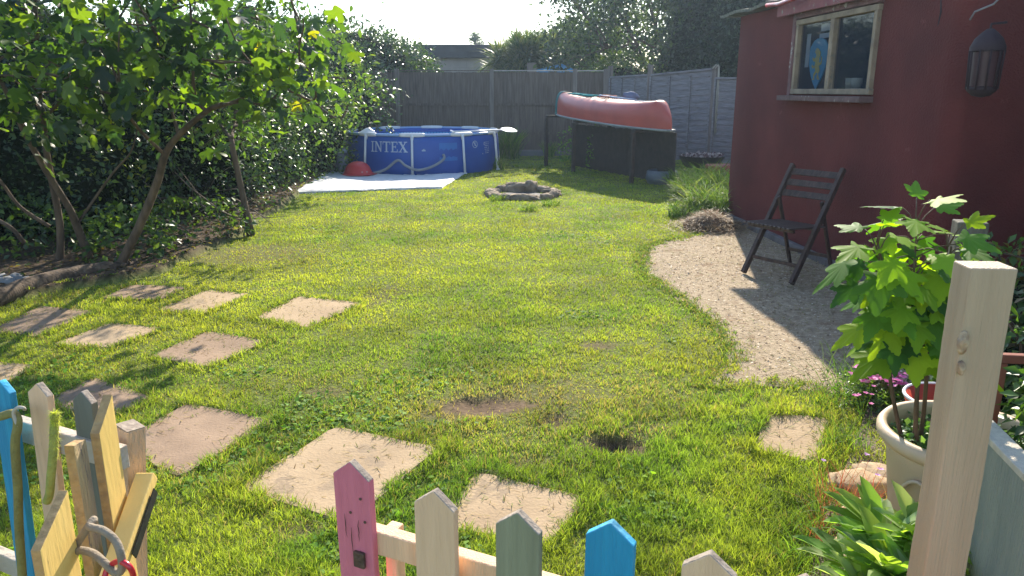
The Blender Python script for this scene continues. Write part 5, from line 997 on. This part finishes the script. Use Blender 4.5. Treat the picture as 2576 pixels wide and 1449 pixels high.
# fig tree: trunks follow the photograph, real depth
fg = thing('fig_tree', 'fig tree with bare leaning grey limbs and large lobed leaves', 'tree', (-4.2, 6.8, 0)); tm = MB(); tips = []
LIMBS = [([(150, 660), (150, 560), (120, 400), (108, 300), (95, 200), (92, 60), (80, -80)], [6.9, 6.85, 6.7, 6.6, 6.5, 6.3, 6.1], .07, .02),
         ([(225, 650), (190, 560), (172, 520), (110, 420), (60, 330), (20, 240), (-40, 120)], [6.9, 6.8, 6.7, 6.5, 6.3, 6.1, 5.9], .075, .025),
         ([(290, 690), (350, 570), (395, 460), (415, 390), (450, 340), (520, 280), (560, 262)], [6.7, 6.6, 6.5, 6.4, 6.3, 6.2, 6.1], .08, .035),
         ([(520, 280), (490, 240), (484, 120), (478, 0), (470, -120)], [6.2, 6.2, 6.1, 6.0, 5.9], .034, .012),
         ([(540, 272), (620, 240), (650, 180), (700, 160), (770, 175)], [6.2, 6.1, 6.0, 5.9, 5.9], .028, .008),
         ([(560, 262), (660, 262), (720, 270), (790, 250)], [6.1, 6.2, 6.2, 6.2], .024, .007),
         ([(450, 340), (420, 250), (360, 120), (330, -20)], [6.3, 6.4, 6.3, 6.2], .03, .01),
         ([(108, 300), (200, 200), (260, 90), (250, -60)], [6.6, 6.4, 6.2, 6.1], .03, .01),
         ([(125, 570), (50, 520), (0, 455), (-60, 400)], [6.8, 6.7, 6.6, 6.5], .035, .02),
         ([(60, 610), (30, 575), (-20, 545)], [6.8, 6.7, 6.7], .04, .03),
         ([(190, 570), (280, 440), (330, 380), (350, 300)], [6.8, 6.9, 6.9, 6.9], .025, .008),
         ([(415, 390), (330, 300), (300, 200), (300, 80)], [6.4, 6.0, 5.7, 5.4], .03, .01)]
for pts, Ys, r0_, r1_ in LIMBS:
    P_ = smooth_path(mid(pts, Ys), 5); tm.tube(P_, list(np.linspace(r0_*.52, r1_*.5, len(P_))), 8)
    for p__ in P_[len(P_)//3:]:
        if p__.z > 1.4: tips.append((p__, Vector((0, 0, 1))))
for k in range(60):
    b_ = random.choice(tips)[0]; q_ = [b_]; d_ = Vector((random.gauss(0, 1), random.gauss(-.2, .8), random.gauss(.3, .6))).normalized()
    for j in range(4): d_ = (d_+Vector((random.gauss(0, .2), random.gauss(0, .2), random.gauss(0.03, .15)))).normalized(); q_.append(q_[-1]+d_*.16)
    if q_[-1].z < 1.5: continue
    tm.tube(q_, [.011, .009, .007, .006, .004], 5); tips += [(x_, d_) for x_ in q_[2:]]
tm.build('trunk', BARK, fg)
LEAF_FIG = leafmat('fig_leaf', trans=.58, rough=.42, spec=.5)
def proj(p): 
    c_ = Vector(p)-Vector((0, 0, CAMH)); zc = c_.y*math.cos(PITCH)-c_.z*math.sin(PITCH); return 1288+F*c_.x/zc, 724.5-F*(c_.y*math.sin(PITCH)+c_.z*math.cos(PITCH))/zc
def keep_fig(p):
    x_, y_ = proj(p); lim = 330-.0*x_ if x_ < 480 else 250-(x_-480)*.05
    return x_ < 800 and y_ < lim+random.gauss(0, 25) and (x_ < 520 or 110 < y_ or random.random() < .1)
tips = [t_ for t_ in tips if keep_fig(t_[0])]
leaves_at(tips, 6, .21, .14, lobed_leaf(False), LEAF_FIG, fg, [(.055, .105, .02), (.125, .19, .02), (.022, .05, .025), (.35, .32, .02)], hang=.7, wts=[.36, .27, .36, .01])
LG = dp(820, 230, 6.2); 
# young tree at the lawn edge
yt = gp(631, 592); tt = thing('young_tree', 'slim young tree with dark trunk forking low at the lawn edge', 'tree', yt); tm = MB(); tips = []
def path_at(pts, Y_): return [dp(p[0], p[1], Y_+ (p[2] if len(p) > 2 else 0)) for p in pts]
A_ = [yt]+path_at([(622, 545), (608, 480), (597, 430), (585, 372), (582, 350)], yt.y); tm.tube(A_, [.05, .04, .036, .034, .032, .03], 8)
for pts, r0_ in [([(582, 350), (555, 315), (535, 290), (500, 240), (470, 150)], .022), ([(582, 350), (588, 320), (592, 285), (600, 200), (630, 100), (640, 20)], .024), ([(592, 285), (660, 230), (720, 180), (800, 160)], .015), ([(588, 320), (640, 300), (720, 290), (800, 270)], .014), ([(600, 200), (560, 120), (545, 30), (550, -60)], .014)]:
    P_ = smooth_path([dp(p[0], p[1], yt.y+.25*math.sin(i_)+.12*i_) for i_, p in enumerate(pts)], 4); tm.tube(P_, list(np.linspace(r0_, .006, len(P_))), 6); tips += [(x_, Vector((0, 0, 1))) for x_ in P_[4:]]
for k in range(70):
    b_ = random.choice(tips)[0]; q_ = [b_]; d_ = Vector((random.gauss(0.1, 1), random.gauss(0, .8), random.gauss(.2, .5))).normalized()
    for j in range(4): d_ = (d_+Vector((random.gauss(0, .2), random.gauss(0, .2), random.gauss(-.03, .15)))).normalized(); q_.append(q_[-1]+d_*.17)
    tm.tube(q_, [.008, .006, .005, .004, .003], 5); tips += [(x_, d_) for x_ in q_[1:]]
tm.build('trunk', BARK, tt); leaves_at(tips, 7, .09, .085, oval_leaf(.22), LEAF, tt, [(.08, .15, .035), (.12, .2, .04), (.05, .1, .03)], hang=.6)
# branch of a shrub reaching in front of the pool
bt = thing('plum_branch', 'leafy branch reaching right from the hedge above the pool', 'branch', dp(820, 190, 13.2)); tm = MB(); tips = []
for pts in ([(800, 200), (860, 195), (905, 205), (950, 225)], [(780, 250), (850, 300), (880, 260), (905, 240)], [(790, 120), (840, 100), (880, 130), (900, 170)]):
    P_ = smooth_path(path_at(pts, 13.2), 6); tm.tube(P_, list(np.linspace(.03, .008, len(P_))), 6); tips += [(x_, Vector((0, 0, 1))) for x_ in P_[4:]]
tm.build('limb', BARK, bt); leaves_at(tips, 9, .12, .11, oval_leaf(.24), LEAF, bt, [(.12, .2, .04), (.18, .24, .05), (.08, .14, .03)], name='foliage')
# low plants and twigs under the trees
for k, (px, py, n, r, h, lab) in enumerate([(330, 655, 900, .4, .35, 'low bright ivy patch at the foot of the fig trunks'), (60, 640, 1300, .6, .4, 'leafy undergrowth at the left frame edge under the fig'), (480, 600, 900, .6, .3, 'sparse undergrowth between the fig and the young tree'), (250, 590, 1200, .5, .9, 'yellow green bush behind the fig trunks')]):
    p_ = gp(px, py); bush('undergrowth', lab, 'undergrowth', (p_.x, p_.y, h*.4), (r, r, h), n, .07, [(.06, .11, .025), (.11, .17, .03), (.04, .08, .025)] if k != 3 else [(.2, .26, .03), (.3, .3, .03), (.1, .16, .03)], seed=20+k, mat=LEAF, core=None, stem=False)
tm = MB()
for k in range(46):
    p_ = gp(random.uniform(430, 640), random.uniform(520, 600)); p_.z = .1+.25*random.random(); d_ = Vector((random.gauss(0, 1), random.gauss(0, .6), random.gauss(.1, .25))).normalized(); q_ = [p_]
    for j in range(4): d_ = (d_+Vector((random.gauss(0, .25), random.gauss(0, .25), random.gauss(-.05, .15)))).normalized(); q_.append(q_[-1]+d_*.2)
    tm.tube(q_, [.01, .009, .007, .005, .003], 5)
tag(tm.build('brush_pile', TWIG, world=tuple(gp(540, 570))), 'tangle of bare cut twigs under the shrub left of the young tree', 'brush pile')
m_ = MB(); P_ = smooth_path([gp(-60, 790)+Vector((0, 0, .05)), gp(60, 745)+Vector((0, 0, .06)), gp(180, 712)+Vector((0, 0, .06)), gp(290, 690)+Vector((0, 0, .05)), gp(350, 672)+Vector((0, 0, .03))], 6); m_.tube(P_, [.075]*6+[.08]*12+[.06]*(len(P_)-18), 10); tag(m_.build('bed_edging_log', BARK, world=tuple(P_[0])), 'half buried log edging the bed beneath the fig tree', 'log')
for k in range(5):
    p_ = gp(-6+15*k, 718+6*(k % 3)); rock((p_.x, p_.y, .05), (.08, .06, .045), 70+k, 'grey_stone', ['leftmost grey stone of the heap at left frame edge', 'second grey stone from left in the heap at frame edge', 'middle grey stone of the heap at left frame edge', 'second grey stone from right in the heap at frame edge', 'rightmost grey stone of the heap at left frame edge'][k], 'heap of grey stones at left edge', M('grey_stone', (.25, .25, .25), (.14, .14, .14), bump=.6) if k == 0 else bpy.data.materials['grey_stone'])

# ------------------------------------------------------------------ beyond the fences
YB = 27; bl0 = dp(1040, 110, YB); bl1 = dp(1250, 114, YB); bt_ = thing('flat_roofed_building', 'flat roofed block building behind the back fence', 'building', (bl1.x-3, YB, 0)); zt = bl1.z
m_ = MB(); m_.box((bl1.x-3.2, YB+2.2, (zt-.4)/2), (6.2, 4.2, zt-.4)); m_.build('wall', M('block_wall', (.3, .27, .26), (.24, .21, .21), scale=2, bump=.4), bt_)
m_ = MB()
for r in range(5):
    for c_ in range(9): 
        m_.box((bl1.x-.38-.45*c_+(.22 if r % 2 else 0)-.0, YB+.095, zt-.62-.225*r), (.43, .02, .205))
m_.build('block_courses', M('block_face', (.32, .28, .27), (.25, .22, .22), scale=3, bump=.5), bt_, .004)
m_ = MB(); m_.box((bl1.x-3.1, YB+2.1, zt-.2), (6.5, 4.5, .44)); m_.build('fascia', M('fascia_dark', (.03, .033, .045), rough=.6, bump=.1), bt_, .02)
hr = thing('house_roof', 'distant dark house roof seen above the hedge at left', 'house', (-12, 34, 0)); z0 = dp(600, 118, 34).z
m_ = MB(); m_.prism([(-19, 34, 0), (-10, 34, 0), (-10, 34, z0-.6), (-19, 34, z0-.6)], (0, 7, 0)); m_.build('wall', REND, hr)
m_ = MB(); m_.prism([(-19.4, 33.6, z0-.6), (-19.4, 41.4, z0-.6), (-19.4, 37.5, z0+1.2)], (10.2, 0, 0)); rfo = m_.build('roof', M('roof_tiles', (.09, .09, .1), scale=8, bump=.4), hr)
m_ = MB(); m_.box((-12.3, 37.5, z0+1.3), (.7, .7, 1.3)); m_.build('chimney', REND, rfo)
gz = dp(1400, 160, 23.5); g0, g1 = dp(1343, 177, 22.3), dp(1450, 177, 22.3); gzt = thing('gazebo', 'blue fabric gazebo roof behind the back fence', 'gazebo', (gz.x, gz.y, 0)); zb_ = g0.z; ap = Vector((dp(1412, 164, 23.4).x, 23.4, dp(1412, 160, 23.4).z))
m_ = MB(); cs = [Vector((g0.x, 22.3, zb_)), Vector((g1.x, 22.3, zb_)), Vector((g1.x, 24.6, zb_)), Vector((g0.x, 24.6, zb_))]; m_.add(cs+[ap], [(0, 1, 4), (1, 2, 4), (2, 3, 4), (3, 0, 4)]); m_.add([c_-Vector((0, 0, .15)) for c_ in cs]+cs, [(0, 1, 5, 4), (1, 2, 6, 5), (2, 3, 7, 6), (3, 0, 4, 7)]); m_.build('canopy', M('gazebo_blue', (.05, .3, .55), (.04, .25, .48), bump=.1), gzt)
for c_ in cs: m_ = MB(); m_.tube([(c_.x, c_.y, 0), (c_.x, c_.y, zb_)], .03, 8); m_.build('pole', POOLW, gzt)
# cordyline clump
for k, (px, Yc, r_, lab) in enumerate([(1300, 23.5, 1.05, 'left spiky palm like clump behind the back fence'), (1355, 24.5, .95, 'right spiky palm like clump behind the back fence')]):
    c_ = dp(px, 140, Yc); t = thing('spiky_palm', lab, 'palm', (c_.x, Yc, 0), 'spiky palms behind the back fence'); n = 3800
    heads = np.array([[c_.x+random.uniform(-.55, .55)*r_, Yc+random.uniform(-.5, .5), c_.z+random.uniform(-.85, .15)] for _ in range(16)]); P = heads[rng.integers(0, 16, n)]+rng.normal(size=(n, 3))*.04
    Vv, Tt, kk = blades(P, .55+.5*rng.random(n), np.full(n, .045), rng.random(n)*2.0, rng.random(n)*6.28, .45, 3); npmesh('crown', Vv, Tt, LEAF, t, tints(n, [(.05, .09, .04), (.08, .12, .05), (.16, .17, .08)], kk))
    m_ = MB()
    for h_ in heads[:6]: m_.tube([(c_.x, Yc, 0), (c_.x*.5+h_[0]*.5, Yc, h_[2]*.6), tuple(h_)], [.13, .1, .07], 7)
    m_.build('trunk', BARK, t)
# monkey puzzle
c_ = dp(1432, 60, 29); t = thing('monkey_puzzle', 'dark spiny monkey puzzle tree with upcurved arms against the sky', 'tree', (c_.x, 29, 0)); m_ = MB(); ztp = c_.z+.3
m_.tube([(c_.x, 29, 0), (c_.x, 29, ztp)], [.2, .06], 8); P_all = []
m_2 = MB()
for k in range(60):
    z_ = ztp-.1-2.6*random.random()**.9; a_ = random.random()*6.28; L_ = .25+.42*(ztp-z_)*.8; L_ = min(L_, 1.25); pts = [Vector((c_.x+math.cos(a_)*L_*u, 29+math.sin(a_)*L_*u, z_-.2*math.sin(u*3.0)*1+.45*u*u*L_)) for u in np.linspace(0, 1, 7)]
    m_2.tube(pts, [.05, .06, .065, .065, .06, .05, .03], 6)
    for p__ in pts: P_all += [p__[:]]*9
m_.build('trunk', BARK, t); P = np.array(P_all)+rng.normal(size=(len(P_all), 3))*.03; Vv, Tt, kk = leaf_cloud(P, rnd_dir(len(P)), rnd_dir(len(P)), np.full(len(P), .13), small_leaf(.25)); 
m_2.build('limb', M('spiny_limb', (.03, .05, .03)), t); npmesh('crown', Vv, Tt, LEAF, t, tints(len(P), [(.03, .06, .03), (.05, .09, .04)], kk))
# small far conifer
c_ = dp(1195, 85, 42); t = thing('conifer', 'small distant conifer peeping over the flat roof', 'tree', (c_.x, 42, 0)); m_ = MB(); m_.tube([(c_.x, 42, 0), (c_.x, 42, c_.z)], [.2, .03], 6); m_.build('trunk', BARK, t); tips = []
m_ = MB()
for k in range(34):
    z_ = c_.z-1.7*random.random(); a_ = random.random()*6.28; L_ = .2+.55*(c_.z-z_)*random.random(); e_ = Vector((c_.x+math.cos(a_)*L_, 42+math.sin(a_)*L_, z_+.1)); m_.tube([(c_.x, 42, z_), e_], [.03, .01], 4); tips += [(Vector((c_.x, 42, z_)).lerp(e_, u), Vector((0, 0, 1))) for u in (.3, .6, .8, 1)]
m_.build('limb', BARK, t); leaves_at(tips, 16, .07, .12, small_leaf(.15), LEAF, t, [(.05, .09, .04), (.08, .12, .05)])
# the big open tree and its neighbours behind the right fence
def tree(name, label, base, h, d0, lean, depth, size, per, cols, spread, seed, r0=.16, jitter=.22, tm_=None, mat=LEAF, seglen=None, group=None):
    random.seed(seed); t = thing(name, label, 'tree', base, group); tm = MB(); tips = []
    tm.tube([Vector(base), Vector(base)+Vector((lean[0]*.5, lean[1]*.5, h*.5)), Vector(base)+Vector((lean[0], lean[1], h))], [r0*1.2, r0, r0*.9], 8)
    for k in range(d0): grow(tm, Vector(base)+Vector((lean[0], lean[1], h*(.6+.4*k/d0))), Vector((math.cos(k*2.4)*.9, math.sin(k*2.4)*.9, .75)), seglen or h*.6, r0*.6, depth, tips, spread)
    tm.build('trunk', BARK, t); leaves_at(tips, per, jitter, size, tm_ or small_leaf(.32), mat, t, cols); return len(tips)
GRT = 'trees beyond the right fence'
print(tree('broadleaf_tree', 'airy pale leaved tree with sky gaps behind the canoe', (4.1, 23.5, 0), 2.3, 8, (0, 0), 4, .13, 8, [(.04, .065, .035), (.075, .11, .045), (.022, .04, .025)], .5, 3, seglen=1.6, group=GRT, jitter=.27))
tree('broadleaf_tree', 'smaller leafy tree leaning left of the airy tree', (3.3, 24.5, 0), 1.5, 5, (-.1, 0), 3, .12, 13, [(.08, .13, .05), (.13, .18, .06), (.05, .09, .04)], .5, 5, seglen=1.1, group=GRT)
tree('broadleaf_tree', 'tall tree behind the shed roof', (5.6, 25, 0), 2.6, 8, (0, 0), 4, .15, 8, [(.05, .08, .04), (.08, .11, .05)], .5, 9, seglen=1.6, group=GRT, jitter=.3)
bush('evergreen_tree', 'dense dark evergreen left of the shed roof', 'tree', (6.1, 21.5, 2.9), (1.8, 1.5, 3.6), 26000, .1, [(.025, .045, .025), (.04, .065, .03), (.015, .03, .02)], seed=31, mat=LEAF_GLOSSY, core=.88)
bush('evergreen_tree', 'dark evergreen rising behind the shed', 'tree', (9.4, 19.5, 2.7), (2.2, 2, 3.4), 14000, .12, [(.025, .045, .025), (.04, .065, .03)], seed=33, mat=LEAF_GLOSSY, core=.9)
bush('garden_shrub', 'shrub topping the corner where board and wavy fences meet', 'shrub', (3.1, 21.6, 1.3), (1.3, .9, 1.15), 7000, .09, [(.08, .13, .05), (.13, .18, .06), (.05, .09, .04)], seed=35, mat=LEAF, core=.7)
for k, (px, Y_, n, lab) in enumerate([(1497, 15.9, 260, 'tall weed growing under the canoe near the middle trestle'), (1450, 17.2, 400, 'leafy weeds in the shade under the canoe far end')]):
    p_ = dp(px, 405, Y_); bush('weed_clump', lab, 'weeds', (p_.x, Y_, .35), (.14+.25*k, .14+.2*k, .42), n, .07, GC, seed=40+k, mat=LEAF, core=None, stem=False)

# ------------------------------------------------------------------ faint haze volume added to imitate lens glare
hm = bpy.data.materials.new('glare_haze'); hm.use_nodes = True; hn = hm.node_tree; hn.nodes.clear(); ho = hn.nodes.new('ShaderNodeOutputMaterial'); hv = hn.nodes.new('ShaderNodeVolumePrincipled')
hv.inputs['Color'].default_value = (.62, .8, 1, 1); hv.inputs['Density'].default_value = .0012; hv.inputs['Anisotropy'].default_value = .55; hn.links.new(hv.outputs[0], ho.inputs['Volume'])
mb = MB(); mb.box((0, 180, 6), (560, 520, 14.2)); tag(mb.build('haze', hm), 'thin haze volume added over the whole garden to imitate lens glare', 'haze', kind='stuff')

c_ = pbase[3]+fd*.09; m_ = MB(); V_, T_ = blob((c_.x, c_.y+.02, .742), (.05, .03, .022), 9, 3, .3); tag(npmesh('cloth', V_, T_, M('navy_cloth', (.06, .08, .17), (.04, .055, .12), bump=.6, scale=12), None, None, (c_.x, c_.y, .73)), 'crumpled navy cloth lying on the fence rail right of the blue picket', 'cloth')
